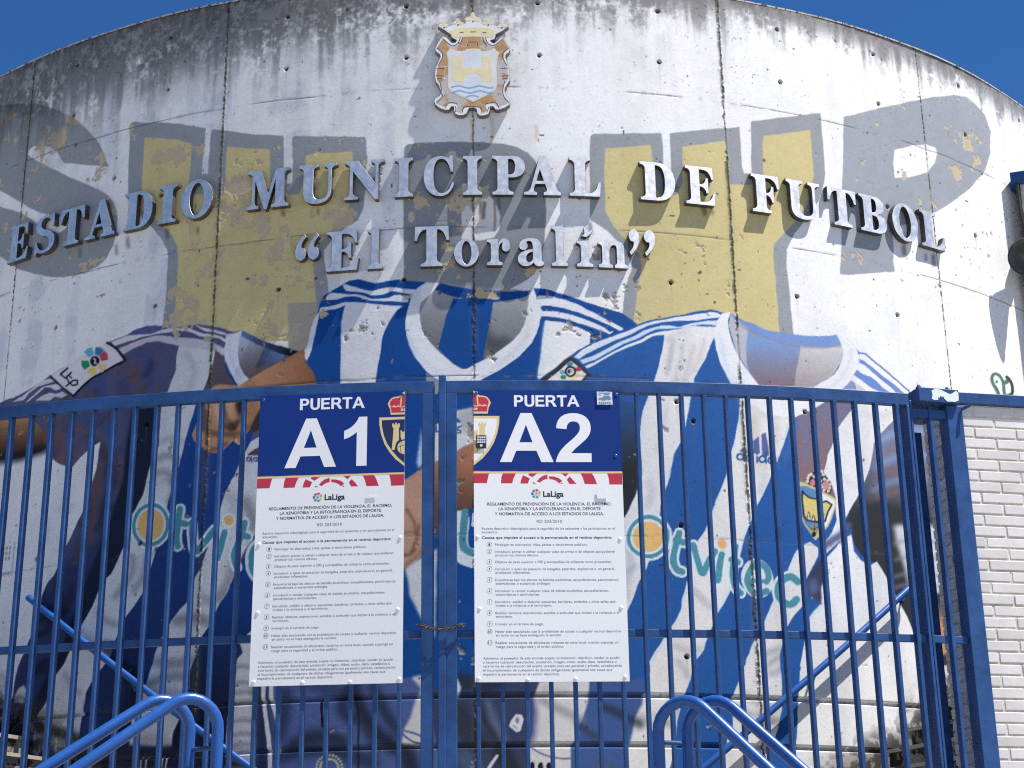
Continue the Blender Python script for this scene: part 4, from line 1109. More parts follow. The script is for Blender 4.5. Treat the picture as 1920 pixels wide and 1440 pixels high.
    # recessed bands
    for zg in ZG:
        d = ZZ - zg
        inb = sst(d, -.030, -.024) * (1 - sst(d, -.004, .002))
        disp -= inb * .028
        over(inb * sst(n2, .3, .6), (118, 112, 104), .45)
    # tie holes
    for hx, hy in HOLES:
        t, z = on_cyl(hx, hy)
        dd = np.hypot((TH - t) * R, ZZ - z) + (n3 - .5) * .008
        hol = sst(-dd, -.0185, -.0135)
        over(hol, (40, 38, 36), .96)
        disp -= hol * .035
        over(sst(-dd, -.04, -.015) * sst(n3, .5, .7), (110, 104, 98), .6)
        over(sst(-np.abs((TH - t) * R), -.012, -.002) * (z - ZZ > 0) * np.exp(-np.clip(z - ZZ, 0, 9) / .10), (120, 116, 110), .35)
    # dirt where the wall meets the steps
    base = np.interp(TH, [-.72, -.4953, -.2, 0, .2, .4709, .75], [1.498 + Z0 + 1.05, 1.498 + Z0, .42 + Z0, .42 + Z0, .42 + Z0, 1.471 + Z0, 1.471 + Z0 + 1.4])
    low = sst(base + .32 + .35 * (n1 - .5) - ZZ, 0, .38)
    over(low * sst(n2 + .15 * low, .42, .62), (92, 84, 72), .75)
    over(low * sst(n3 + .2 * low, .55, .7), (36, 34, 30), .8)
    rr = R + disp
    rr[:, 0] = rr[:, -1] = R
    co = np.stack([AX + rr * np.sin(TH), CY - rr * np.cos(TH), ZZ], -1).reshape(-1, 3).astype(np.float32)
    me = bpy.data.meshes.new('stadium_wall')
    nv = NT * NZ
    me.vertices.add(nv)
    me.vertices.foreach_set('co', co.ravel())
    i = (np.arange(NZ - 1)[:, None] * NT + np.arange(NT - 1)[None, :]).ravel()
    quads = np.stack([i, i + 1, i + NT + 1, i + NT], -1).astype(np.int32)
    nf = len(quads)
    me.loops.add(nf * 4)
    me.loops.foreach_set('vertex_index', quads.ravel())
    me.polygons.add(nf)
    me.polygons.foreach_set('loop_start', np.arange(0, nf * 4, 4, dtype=np.int32))
    me.polygons.foreach_set('use_smooth', np.ones(nf, dtype=bool))
    me.update(calc_edges=True)
    at = me.color_attributes.new('paint', 'FLOAT_COLOR', 'POINT')
    at.data.foreach_set('color', np.concatenate([np.clip(alb * 1.012 - .007, .004, .85), np.ones((*alb.shape[:2], 1), np.float32)], -1).astype(np.float32).ravel())
    M = bpy.data.materials.new('mural_on_concrete')
    M.use_nodes = True
    n, l = M.node_tree.nodes, M.node_tree.links
    bs = n['Principled BSDF']
    a = n.new('ShaderNodeVertexColor')
    a.layer_name = 'paint'
    tc = n.new('ShaderNodeTexCoord')
    ns = n.new('ShaderNodeTexNoise')
    ns.inputs['Scale'].default_value = 38
    ns.inputs['Detail'].default_value = 8
    ns.inputs['Roughness'].default_value = .7
    l.new(tc.outputs['Object'], ns.inputs['Vector'])
    # fine grain of the render, finer than the brush work
    mr = n.new('ShaderNodeMapRange')
    mr.inputs['From Min'].default_value, mr.inputs['From Max'].default_value = .3, .7
    mr.inputs['To Min'].default_value, mr.inputs['To Max'].default_value = .93, 1.06
    l.new(ns.outputs['Fac'], mr.inputs['Value'])
    mu = n.new('ShaderNodeVectorMath')
    mu.operation = 'SCALE'
    l.new(a.outputs['Color'], mu.inputs[0])
    l.new(mr.outputs['Result'], mu.inputs['Scale'])
    l.new(mu.outputs['Vector'], bs.inputs['Base Color'])
    bs.inputs['Roughness'].default_value = .62
    bs.inputs['Specular IOR Level'].default_value = .12
    bp = n.new('ShaderNodeBump')
    bp.inputs['Strength'].default_value = .35
    bp.inputs['Distance'].default_value = .003
    l.new(ns.outputs['Fac'], bp.inputs['Height'])
    l.new(bp.outputs['Normal'], bs.inputs['Normal'])
    o = link('stadium_wall', me, M)
    tag(o, 'tall round concrete wall painted with a mural of blue and white football shirts', 'wall')
    # mortar lip along the top
    lip = MB()
    nn = 160
    vs, fs = [], []
    for k in range(nn):
        t = 2 * pi * k / nn
        for r_, z in ((R + .006, ZTOP - .002), (R + .006, ZTOP + .012), (R - .30, ZTOP + .012), (R - .30, ZTOP - 1.2)):
            vs.append(cyl(t, r_ + .004 * sin(13 * t) * (r_ > R), z + .003 * sin(31 * t)))
    for k in range(nn):
        a_, b_ = 4 * k, 4 * ((k + 1) % nn)
        for q in range(3):
            fs.append((a_ + q, b_ + q, b_ + q + 1, a_ + q + 1))
    lip.add(vs, fs).build('coping', M_COPING, o, smooth=True)
    return o


M_COPING = mat('weathered_lip', (.40, .38, .36), .95, var=.3, vscale=5, bump=.5, bscale=30, spots=(.08, .08, .075), spot_scale=30, spot_at=.55, spec=.15)
make_wall()
# ---------------------------------------------------------------- steel letters on the wall
def path(s, seg=7):
    """outline in SVG-like notation (M, L, Q, C, Z), y up -> list of closed loops"""
    tok = s.replace('Z', ' Z ').replace('M', ' M ').replace('L', ' L ').replace('Q', ' Q ').replace('C', ' C ').split()
    loops, cur, i, cmd = [], [], 0, None
    while i < len(tok):
        if tok[i] in 'MLQCZ':
            cmd = tok[i]
            i += 1
            if cmd == 'Z':
                loops.append(cur)
                cur = []
            continue
        n = {'M': 1, 'L': 1, 'Q': 2, 'C': 3}[cmd]
        p = [(float(tok[i + 2 * k]), float(tok[i + 2 * k + 1])) for k in range(n)]
        i += 2 * n
        if n == 1:
            cur.append(p[0])
        else:
            a = cur[-1]
            for k in range(1, seg + 1):
                t = k / seg
                if n == 2:
                    q = [(1 - t) ** 2 * a[j] + 2 * t * (1 - t) * p[0][j] + t * t * p[1][j] for j in (0, 1)]
                else:
                    q = [(1 - t) ** 3 * a[j] + 3 * t * (1 - t) ** 2 * p[0][j] + 3 * t * t * (1 - t) * p[1][j] + t ** 3 * p[2][j] for j in (0, 1)]
                cur.append(tuple(q))
        if cmd == 'M':
            cmd = 'L'
    return loops


def ell(cx, cy, rx, ry, n=32):
    return [(cx + rx * cos(2 * pi * k / n), cy + ry * sin(2 * pi * k / n)) for k in range(n)]


ST = 'L0 100 L0 93 Q10 92 12 84 L12 16 Q10 8 0 7 Z'          # left stem with its two slab serifs
GL = {
    'I': path('M0 0 L50 0 L50 7 Q40 8 38 16 L38 84 Q40 92 50 93 L50 100 ' + ST),
    'E': path('M0 0 L72 0 L76 32 L70 32 Q64 9 46 8 L36 8 L36 47 L40 47 Q50 45 52 31 L58 31 L58 71 L52 71 Q50 56 40 54 L36 54 L36 92 L44 92 Q62 92 66 68 L72 68 L70 100 ' + ST),
    'F': path('M0 0 L50 0 L50 7 Q40 8 38 16 L38 46 L41 46 Q50 44 52 29 L58 29 L58 71 L52 71 Q50 55 41 53 L38 53 L38 92 L46 92 Q64 91 67 66 L73 66 L71 100 ' + ST),
    'L': path('M0 0 L69 0 L72 38 L66 38 Q61 9 43 8 L37 8 L37 84 Q39 92 49 93 L49 100 ' + ST),
    'T': path('M16 0 L64 0 L64 7 Q54 8 52 16 L52 92 Q67 92 72 64 L78 64 L77 100 L3 100 L2 64 L8 64 Q13 92 28 92 L28 16 Q26 8 16 7 Z'),
    'D': path('M0 0 L40 0 C68 0 84 20 84 50 C84 80 68 100 40 100 ' + ST) + path('M37 8 L40 8 C53 8 59 22 59 50 C59 78 53 92 40 92 L37 92 Z'),
    'P': path('M0 0 L50 0 L50 7 Q40 8 38 16 L38 44 L46 44 C67 44 78 54 78 72 C78 90 67 100 46 100 ' + ST) + path('M38 52 L43 52 C51 52 54 60 54 72 C54 85 51 92 43 92 L38 92 Z'),
    'B': path('M0 0 L46 0 C68 0 80 10 80 27 C80 42 69 50 55 52 C67 55 75 63 75 75 C75 91 63 100 46 100 ' + ST) + path('M37 8 L42 8 C51 8 55 15 55 28 C55 41 51 47 42 47 L37 47 Z') + path('M37 55 L41 55 C49 55 51 62 51 74 C51 86 49 92 41 92 L37 92 Z'),
    'O': [ell(41, 50, 41, 52), ell(41, 50, 18, 43)],
    'C': path('M72 102 L66 102 Q63 94 60 96 C54 100 48 102 42 102 C16 102 0 80 0 50 C0 20 16 -2 42 -2 C60 -2 72 10 77 32 L71 34 C66 16 58 6 46 6 C30 6 25 24 25 50 C25 76 30 94 44 94 C56 94 64 82 67 60 L73 60 Z'),
    'S': path('M60 102 L54 102 Q52 95 48 97 C44 100 39 102 33 102 C15 102 3 91 3 75 C3 60 12 52 30 45 C44 39 50 34 50 24 C50 13 43 6 32 6 C20 6 11 15 8 34 L2 34 L2 -2 L8 -2 Q10 5 14 3 C20 -1 26 -2 33 -2 C54 -2 66 10 66 28 C66 43 57 52 40 59 C24 65 19 70 19 79 C19 88 25 94 34 94 C45 94 53 86 56 68 L62 68 Z'),
    'A': path('M0 0 L34 0 L34 7 Q24 8 26 16 L30 28 L54 28 L58 16 Q60 8 50 7 L50 0 L94 0 L94 7 Q88 8 85 16 L56 102 L42 102 L17 16 Q13 8 0 7 Z') + path('M33 36 L51 36 L42 66 Z'),
    'M': path('M0 0 L32 0 L32 7 Q22 8 21 16 L21 72 L47 -3 L54 -3 L76 74 L76 16 Q75 8 66 7 L66 0 L112 0 L112 7 Q102 8 100 16 L100 84 Q102 92 112 93 L112 100 L76 100 L57 38 L36 100 L0 100 L0 93 Q11 92 13 84 L13 16 Q11 8 0 7 Z'),
    'N': path('M0 0 L32 0 L32 7 Q22 8 20 16 L20 72 L72 -3 L80 -3 L80 84 Q82 92 93 93 L93 100 L62 100 L62 93 Q71 92 72 84 L72 40 L31 100 L0 100 L0 93 Q9 92 12 84 L12 16 Q10 8 0 7 Z'),
    'U': path('M0 100 L46 100 L46 93 Q36 92 35 84 L35 32 C35 14 41 8 52 8 C64 8 71 15 71 32 L71 84 Q70 92 60 93 L60 100 L92 100 L92 93 Q81 92 79 84 L79 32 C79 8 66 -2 46 -2 C22 -2 11 8 11 32 L11 84 Q10 92 0 93 Z'),
    'l': path('M0 0 L44 0 L44 7 Q35 8 33 14 L33 102 L0 98 L0 92 Q10 92 11 84 L11 14 Q10 8 0 7 Z'),
    'o': [ell(32, 32, 32, 35), ell(32, 32, 12.5, 29)],
    'r': path('M0 0 L44 0 L44 7 Q34 8 33 14 L33 40 Q36 56 46 57 Q42 52 42 46 C42 38 48 34 54 34 C62 34 66 40 66 48 C66 60 58 67 48 67 C40 67 35 62 32 52 L32 66 L0 64 L0 58 Q10 58 11 50 L11 14 Q10 8 0 7 Z'),
    'a': path('M66 9 L66 3 Q60 -2 53 -2 Q43 -2 40 8 Q32 -2 20 -2 C8 -2 0 5 0 16 C0 30 14 38 38 41 L38 48 C38 56 35 61 29 61 C25 61 22 59 21 57 Q25 54 25 48 C25 42 20 38 14 38 C8 38 4 42 4 49 C4 60 16 68 32 68 C50 68 60 60 60 46 L60 13 Q60 9 66 9 Z') + path('M38 34 L38 16 Q34 8 28 8 C23 8 21 12 21 18 C21 26 26 32 38 34 Z'),
    'i': path('M0 0 L44 0 L44 7 Q35 8 33 14 L33 66 L0 64 L0 58 Q10 58 11 50 L11 14 Q10 8 0 7 Z'),
    'n': path('M0 0 L42 0 L42 7 Q34 8 33 14 L33 44 Q38 57 47 57 C53 57 55 53 55 46 L55 14 Q54 8 48 7 L48 0 L88 0 L88 7 Q79 8 78 14 L78 48 C78 61 70 67 58 67 Q42 67 32 52 L32 66 L0 64 L0 58 Q10 58 11 50 L11 14 Q10 8 0 7 Z'),
    'q': path('M22 100 C8 100 1 92 1 84 C1 74 10 67 20 69 Q24 56 2 42 L9 34 C34 50 45 64 45 80 C45 92 35 100 22 100 Z'),
}
GL['Q'] = [[(46 - a, 134 - b) for a, b in GL['q'][0]]]
THK = .050

# glyph, left px, right px, px row where both were read, what it stands beside
ROW1 = [('E', 13, 50, 488, 'first letter E of the long steel line, at its far left end'), ('S', 65, 101, 460, 'steel letter S between the first E and T of ESTADIO'),
        ('T', 109.5, 155, 457, 'steel letter T in the word ESTADIO on the shaded grey paint'), ('A', 158, 214, 446, 'steel letter A in the word ESTADIO, before the D'),
        ('D', 230, 283, 438, 'blue reflecting steel letter D in the word ESTADIO'), ('I', 295, 329, 421, 'steel letter I of ESTADIO, left of the round O'),
        ('O', 339, 398, 380, 'round steel letter O ending the word ESTADIO beside the mossy joint'), ('M', 462, 540, 397, 'wide steel letter M starting the word MUNICIPAL'),
        ('U', 560, 631, 350, 'steel letter U of MUNICIPAL between M and N'), ('N', 646, 720, 340, 'steel letter N of MUNICIPAL right of its U'),
        ('I', 739, 774, 370, 'steel letter I between N and C of MUNICIPAL'), ('C', 794, 852, 340, 'steel letter C in the middle of MUNICIPAL'),
        ('I', 868, 904, 365, 'steel letter I between C and P of MUNICIPAL, under the crest'), ('P', 923, 985, 340, 'steel letter P of MUNICIPAL on dark grey paint'),
        ('A', 982, 1052, 365, 'steel letter A between P and L of MUNICIPAL'), ('L', 1068, 1128, 367, 'steel letter L ending the word MUNICIPAL'),
        ('D', 1200, 1266, 340, 'steel letter D of the short word DE, above the closing quotes'), ('E', 1287, 1343, 378, 'steel letter E of the short word DE'),
        ('F', 1411, 1463, 385, 'steel letter F starting the word FUTBOL'), ('U', 1473, 1535, 345, 'steel letter U of FUTBOL between F and T'),
        ('T', 1550, 1603, 360, 'steel letter T of FUTBOL in front of the white gap'), ('B', 1615, 1664, 430, 'steel letter B of FUTBOL on the big grey P'),
        ('O', 1673, 1720, 412, 'steel letter O of FUTBOL, second from the right end'), ('L', 1730, 1773, 462, 'last steel letter L of the long line, reflecting blue sky')]
ROW2 = [('Q', 554, 575, 445, 'first curled opening quote mark of steel, left of the second row'), ('Q', 577.5, 599, 440, 'second curled opening quote mark of steel, next to the letter E'),
        ('E', 611, 672, 508, 'steel capital E of the second row, after the opening quotes'), ('l', 688, 717, 505, 'steel lower case l right after the capital E of the second row'),
        ('T', 777, 842, 440, 'steel capital T of the second row'), ('o', 851, 898, 475, 'steel lower case o of the second row beside the capital T'),
        ('r', 913, 957, 480, 'steel lower case r of the second row'), ('a', 971, 1020, 480, 'steel lower case a between r and l of the second row'),
        ('l', 1035, 1065, 499, 'steel lower case l between a and i of the second row'), ('i', 1082, 1113, 500, 'steel letter i with a bent broken accent over it'),
        ('n', 1123, 1178, 502, 'steel lower case n ending the second row'), ('q', 1178, 1198, 425, 'first curled closing quote mark of steel, under the D'),
        ('q', 1206.5, 1228, 428, 'second curled closing quote mark of steel, at the right end of the second row')]


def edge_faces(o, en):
    """the returns of the letters are darkened: shade and dark reflections put into their colour, plus dirt"""
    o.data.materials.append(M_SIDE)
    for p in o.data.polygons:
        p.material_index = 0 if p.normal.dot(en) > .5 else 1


def put_letter(g, l, r, row, label, zb, cap, grp):
    ta, _ = on_cyl(l, row, R + THK)
    tb, _ = on_cyl(r, row, R + THK)
    t = (ta + tb) / 2
    loops = GL[g]
    xs = [p[0] for p in loops[0]]
    x0, x1 = min(xs), max(xs)
    wid = 2 * (R + THK) * sin((tb - ta) / 2)
    kx, ky = wid / (x1 - x0), cap / 100
    c = cyl(t, R, zb)
    ex, en = Vector((cos(t), sin(t), 0)), Vector((sin(t), -cos(t), 0))
    f = lambda a, b, d: ex * (a - (x0 + x1) / 2) * kx + Vector((0, 0, b * ky)) + en * d
    b = MB().plate(loops, f, .003, THK)
    names = {'q': 'quote_mark', 'Q': 'quote_mark'}
    o = b.build(names.get(g, 'steel_letter'), M_STEEL)
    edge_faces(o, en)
    bevel(o, .0016)
    o.location = c
    tag(o, label, 'quote mark' if g in 'qQ' else 'letter', grp)
    if g == 'i':
        acc = path('M14 76 L22 82 L20 99 L28 92 L34 96 L32 86 L48 97 L38 82 L26 74 Z')
        a = MB().plate(acc, f, .003, THK).build('accent', M_STEEL, o)
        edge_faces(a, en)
        bevel(a, .0016)
    return o


for g_, l_, r_, row_, lab_ in ROW1:
    put_letter(g_, l_, r_, row_, lab_, 5.295 + Z0, .318, 'steel letters of the stadium name')
for g_, l_, r_, row_, lab_ in ROW2:
    put_letter(g_, l_, r_, row_, lab_, 4.730 + Z0, .318, 'quote marks round the second row' if g_ in 'qQ' else 'steel letters of the stadium name')

# ---------------------------------------------------------------- coat of arms
CT = .0004
cc = cyl(CT, R, 0)
KX = 1 / 252.0          # metres per survey pixel across


def crest_xy(px, py):
    t, z = on_cyl(px, py, R + .055)
    return (t * (R + .055), z)


CX0, CZ0 = crest_xy(885, 130)
kc = lambda *v: [tuple(np.subtract(crest_xy(780 + v[i] / 6, v[i + 1] / 6), (CX0, CZ0))) for i in range(0, len(v), 2)]
cf = lambda a, b, d: Vector((a, -d, b))
crest = thing('coat_of_arms', 'flat cut-out coat of arms with yellow crown and castle shield high on the wall', 'coat of arms', cyl(CX0 / (R + .055), R, CZ0))
M_CW = mat('crest_white_enamel', (.72, .73, .75), .4, var=.06, vscale=9, bump=.06)
M_CO = mat('crest_orange', (.43, .255, .12), .45, var=.18, vscale=14, spots=(.46, .43, .43), spot_scale=3.0, spot_at=.50, bump=.1)
M_CY = mat('crest_yellow', (.72, .64, .39), .45, var=.10, vscale=12)
M_CP = mat('crest_pale', (.62, .66, .72), .45, var=.08, vscale=8)
M_CB = mat('crest_blue', (.16, .40, .64), .45, var=.08)
M_CD = mat('crest_outline', (.045, .035, .065), .5)
M_CS = mat('crest_side', (.16, .15, .14), .6, var=.3, vscale=20)
SIL = kc(245, 300, 262, 270, 300, 262, 345, 262, 372, 290, 400, 285, 405, 262, 432, 232, 470, 215, 505, 238, 520, 262, 552, 262, 556, 222, 590, 190, 640, 150, 690, 190, 735, 222, 742, 262, 770, 262, 785, 238, 815, 218, 850, 240, 880, 262, 885, 285, 915, 290, 940, 268, 980, 262, 1030, 275, 1042, 300,
         1000, 330, 975, 350, 900, 385, 885, 440, 850, 450, 835, 455, 850, 475, 880, 485, 915, 460, 960, 415, 985, 420, 1010, 455, 1050, 530, 1060, 565, 1045, 595, 1010, 620, 1008, 650, 1035, 720, 1048, 780, 1058, 850, 1055, 910, 1030, 945, 1000, 1000, 1000, 1030, 1010, 1060, 1040, 1095, 1060, 1140, 1055, 1180, 1000, 1215, 935, 1235,
         895, 1235, 870, 1200, 835, 1195, 832, 1240, 815, 1285, 765, 1300, 715, 1300, 685, 1270, 680, 1225, 650, 1210, 600, 1212, 585, 1240, 570, 1275, 535, 1295, 480, 1298, 440, 1280, 425, 1240, 422, 1195, 395, 1200, 375, 1235, 330, 1240, 270, 1220, 215, 1180, 202, 1140, 215, 1110, 265, 1080, 280, 1040, 255, 960, 220, 920, 210, 850, 218, 770,
         245, 710, 275, 640, 265, 610, 230, 590, 212, 555, 235, 500, 280, 430, 310, 410, 345, 420, 400, 480, 440, 480, 460, 450, 400, 425, 385, 385, 320, 340)
body = MB().plate([SIL], cf, .002, .052).build('panel', M_CS, crest)


def sheet(name, m_, polys, d, par=None, each=False):
    if each:                                   # every piece a part of its own
        return [sheet(name, m_, [p], d, par) for p in polys]
    b = MB()
    for p in polys:
        b.plate(p if isinstance(p[0], list) else [p], cf, d - .0015, d)
    return b.build(name, m_, par or crest)


def inset(loop, f_):
    """outline pulled towards its middle, f_ metres"""
    n = len(loop)
    a = sum(loop[i][0] * loop[(i + 1) % n][1] - loop[(i + 1) % n][0] * loop[i][1] for i in range(n))
    sg = 1 if a > 0 else -1
    out = []
    for i in range(n):
        p, q, r_ = loop[i - 1], loop[i], loop[(i + 1) % n]
        d1, d2 = Vector((q[0] - p[0], q[1] - p[1])), Vector((r_[0] - q[0], r_[1] - q[1]))
        nn = (Vector((-d1.y, d1.x)).normalized() + Vector((-d2.y, d2.x)).normalized())
        nn = nn.normalized() if nn.length > 1e-6 else Vector((0, 0))
        out.append((q[0] + nn.x * f_ * sg, q[1] + nn.y * f_ * sg))
    return out


sheet('face', M_CW, [inset(SIL, .003)], .0535)
SCR = kc(300, 435, 350, 480, 400, 520, 440, 518, 480, 500, 520, 420, 640, 412, 760, 420, 800, 500, 850, 518, 890, 515, 940, 470, 985, 440, 1040, 540, 990, 600, 985, 650, 1010, 720, 1028, 780, 1035, 860, 1025, 910, 990, 950, 975, 1020, 985, 1070, 1030, 1130, 1020, 1170, 930, 1205, 880, 1160, 800, 1165, 780, 1190, 800, 1240, 760, 1270, 730, 1230, 700, 1190, 560, 1195,
         530, 1235, 500, 1270, 455, 1250, 470, 1190, 440, 1160, 370, 1165, 320, 1205, 240, 1165, 225, 1140, 290, 1085, 305, 1030, 275, 945, 240, 905, 232, 850, 240, 780, 265, 720, 300, 640, 295, 595, 235, 545)
sheet('scroll_frame', M_CO, [SCR], 0.05401)


def band(pts, wd):
    """open line turned into a thin strip"""
    pts = smooth(pts, closed=False, n=4) if len(pts) > 2 else pts
    L_, R_ = [], []
    for i, p in enumerate(pts):
        a, c = pts[max(i - 1, 0)], pts[min(i + 1, len(pts) - 1)]
        d = Vector((c[0] - a[0], c[1] - a[1])).normalized()
        L_.append((p[0] - d.y * wd / 2, p[1] + d.x * wd / 2))
        R_.append((p[0] + d.y * wd / 2, p[1] - d.x * wd / 2))
    return L_ + R_[::-1]


outl = [(302, 432, 350, 478, 400, 512, 440, 508, 478, 480, 500, 420), (980, 432, 930, 478, 880, 508, 840, 506, 805, 480, 780, 420), (232, 540, 290, 590, 300, 640, 270, 700, 248, 742), (1045, 540, 985, 595, 975, 640, 1000, 700, 1025, 742),
        (268, 910, 285, 1000, 285, 1050, 300, 1090, 255, 1140, 235, 1160), (1000, 915, 978, 1000, 980, 1060, 1000, 1110, 1030, 1140, 1045, 1160), (232, 770, 320, 772), (226, 852, 305, 858), (240, 885, 295, 890), (955, 772, 1035, 768), (960, 858, 1045, 854), (975, 888, 1035, 884),
        (330, 1215, 360, 1165, 400, 1150, 470, 1170), (445, 1260, 450, 1220, 440, 1195), (520, 1270, 530, 1225, 560, 1200, 700, 1200, 735, 1225, 742, 1270), (780, 1170, 880, 1150, 910, 1170, 935, 1215), (800, 1260, 822, 1200), (585, 515, 590, 475, 685, 475, 690, 515), (470, 470, 500, 490, 525, 420), (800, 500, 760, 470, 752, 418)]
sheet('outline', M_CD, [band(kc(*o_), .0052) for o_ in outl], 0.05443, None, True)
thin = [(405, 520, 340, 590, 300, 560), (870, 525, 930, 595, 985, 560), (345, 600, 360, 740, 270, 745), (330, 740, 320, 880), (925, 600, 910, 740, 1000, 745), (960, 770, 955, 880), (500, 510, 560, 520, 580, 460), (700, 520, 780, 500), (530, 1185, 590, 1150), (690, 1150, 780, 1190), (300, 885, 365, 890), (905, 890, 960, 880)]
sheet('scroll_line', M_CW, [band(kc(*o_), .0026) for o_ in thin], 0.05431, None, True)
SHO = kc(395, 545, 450, 570, 545, 575, 570, 550, 640, 545, 710, 550, 740, 575, 830, 572, 880, 545, 935, 600, 905, 680, 908, 800, 910, 960, 890, 1020, 830, 1060, 720, 1110, 640, 1150, 560, 1110, 450, 1060, 385, 1030, 358, 980, 360, 800, 365, 680, 340, 605)
shl = sheet('shield', M_CY, [SHO], 0.05485)
sheet('shield_field', M_CP, [inset(SHO, .0085)], 0.05521, shl)
CAS = kc(410, 920, 410, 660, 398, 655, 398, 632, 415, 640, 425, 630, 440, 640, 455, 630, 470, 640, 485, 630, 500, 640, 520, 630, 540, 640, 522, 665, 524, 770, 540, 760, 555, 768, 575, 758, 595, 768, 620, 755, 640, 765, 665, 755, 690, 765, 705, 755, 722, 768, 745, 760, 747, 665, 735, 640, 755, 632, 770, 640, 785, 630, 800, 640, 815, 630, 830, 640, 845, 630, 870, 640, 865, 658, 850, 665, 852, 920, 740, 922, 735, 870, 710, 840, 670, 822, 630, 822, 580, 838, 550, 870, 530, 922)
sheet('castle', M_CY, [[CAS, kc(462, 750, 478, 750, 478, 700, 470, 690, 462, 700), kc(800, 750, 816, 750, 816, 700, 808, 690, 800, 700)]], 0.05557, shl)
wav = lambda x0, x1, y: kc(*sum([[x0 + (x1 - x0) * i / 12, y - 12 * sin(2 * pi * i / 6 - .6) - (0 if i % 2 else 0)] for i in range(13)], []))
sheet('wave', M_CB, [band(wav(395, 872, 978), .0115), band(wav(412, 860, 1034), .0115), band(kc(560, 1095, 600, 1078, 640, 1075, 680, 1082, 705, 1095), .011)], 0.05557, shl, True)
CRW = kc(385, 350, 415, 335, 470, 318, 540, 310, 640, 305, 740, 310, 810, 318, 865, 335, 895, 350, 880, 395, 862, 425, 760, 415, 640, 408, 520, 415, 415, 425, 400, 395)
crw = sheet('crown', M_CY, [CRW], 0.05431)
fl = []
for cx, cy, s_ in ((640, 215, 1.0), (470, 262, .72), (815, 262, .72), (312, 295, .62), (972, 298, .62)):
    for a_ in (0, 90, 180):
        g = radians(a_)
        ex_, ey_ = cx + 52 * s_ * cos(g), cy - 46 * s_ * sin(g)
        rx_, ry_ = (40 * s_, 22 * s_) if a_ != 90 else (24 * s_, 34 * s_)
        fl.append(kc(*sum([[ex_ + rx_ * cos(2 * pi * k / 14), ey_ + ry_ * sin(2 * pi * k / 14)] for k in range(14)], [])))
sheet('crown_leaf', M_CY, fl, 0.05437, crw, True)
dots = [kc(*sum([[cx + 9 * cos(2 * pi * k / 10), cy + 9 * sin(2 * pi * k / 10)] for k in range(10)], [])) for cx, cy in ((642, 238), (472, 280), (813, 282), (318, 312), (968, 315))] + [kc(490, 362, 535, 358, 535, 366, 490, 370), kc(612, 354, 672, 354, 672, 362, 612, 362), kc(748, 360, 792, 364, 792, 372, 748, 368)]
sheet('crown_jewel', M_CD, dots, 0.05479, crw, True)
for o_ in [crest]:
    o_.rotation_euler = (0, 0, CX0 / (R + 0.05395))
# ---------------------------------------------------------------- curved fence with its two gate leaves
ZB, ZT0, ZT1 = ZLAND + .08, 2.760 + Z0, 2.826 + Z0
ZM0, ZM1 = 1.487 + Z0, 1.526 + Z0
STEP = .1191


def bar_box(s, wd=.0205, dp=.042, z0=ZB, z1=ZT0, r_front=RG):
    t = s / RG
    c = cyl(t, r_front, 0)
    M = Matrix.Translation(c) @ Matrix.Rotation(t, 4, 'Z')
    return MB().box(-wd / 2, wd / 2, 0, dp, z0, z1, M)


def leaf(label, s0, s1, st0, st1, first, n):
    """gate leaf between arc lengths s0 and s1: stiles st0, st1 wide, bars from `first` on"""
    o = thing('gate_leaf', label, 'gate', cyl((s0 + s1) / 2 / RG, RG, ZLAND), group='blue gate leaves')
    W_ = Matrix.Translation(-o.location)

    def part(name, b, sub=None):
        p = b.build(name, M_BLUE)
        p.data.transform(W_)
        p.parent = sub or o
        bevel(p, .0025, 2)
        return p
    part('top_rail', MB().arc(s0, s1, RG - .042, RG, ZT0, ZT1, 40))
    part('bottom_rail', MB().arc(s0, s1, RG - .042, RG, ZB - .06, ZB, 40))
    part('middle_rail', MB().arc(s0 + st0, s1 - st1, RG - .040, RG - .020, ZM0, ZM1, 40))
    part('stile', MB().arc(s0, s0 + st0, RG - .044, RG + .001, ZB + .001, ZT0 - .001, 2))
    part('stile', MB().arc(s1 - st1, s1, RG - .044, RG + .001, ZB + .001, ZT0 - .001, 2))
    tmpl = None
    for k in range(n):
        s = first + k * STEP
        t = s / RG
        if tmpl is None:
            me = MB().box(-.01025, .01025, 0, .042, ZB, ZT0).build('bar', M_BLUE)
            tmpl = me
            q = me
            bevel(q, .0036, 3)
        else:
            q = tmpl.copy()
            COL.objects.link(q)
        q.parent = o
        q.location = Vector(cyl(t, RG, 0)) - o.location
        q.rotation_euler = (0, 0, t)
    return o


gl = leaf('left gate leaf of blue steel bars, carrying the A1 board', -2.62, -.126, .062, .062, -.294 - 18 * STEP, 19)
gr = leaf('right gate leaf of blue steel bars, carrying the A2 board and the meeting strip', -.066, 2.428, .055, .016, .0935, 20)
st = MB().arc(-.1035, -.0655, RG - .046, RG + .012, ZB - .03, ZT1 + .028, 2).build('cover_strip', M_BLUE)
st.data.transform(Matrix.Translation(-gr.location))
st.parent = gr
bevel(st, .004, 2)

# posts, hinge plate and the short fixed panel at the right end
fx = thing('fence_panel', 'short fixed blue fence panel and post between the gate and the brick pier', 'fence', cyl(2.7 / RG, RG, ZLAND))


def fpart(name, b, m_=None, bv=.003):
    p = b.build(name, m_ or M_BLUE)
    p.data.transform(Matrix.Translation(-fx.location))
    p.parent = fx
    if bv:
        bevel(p, bv, 2)
    return p


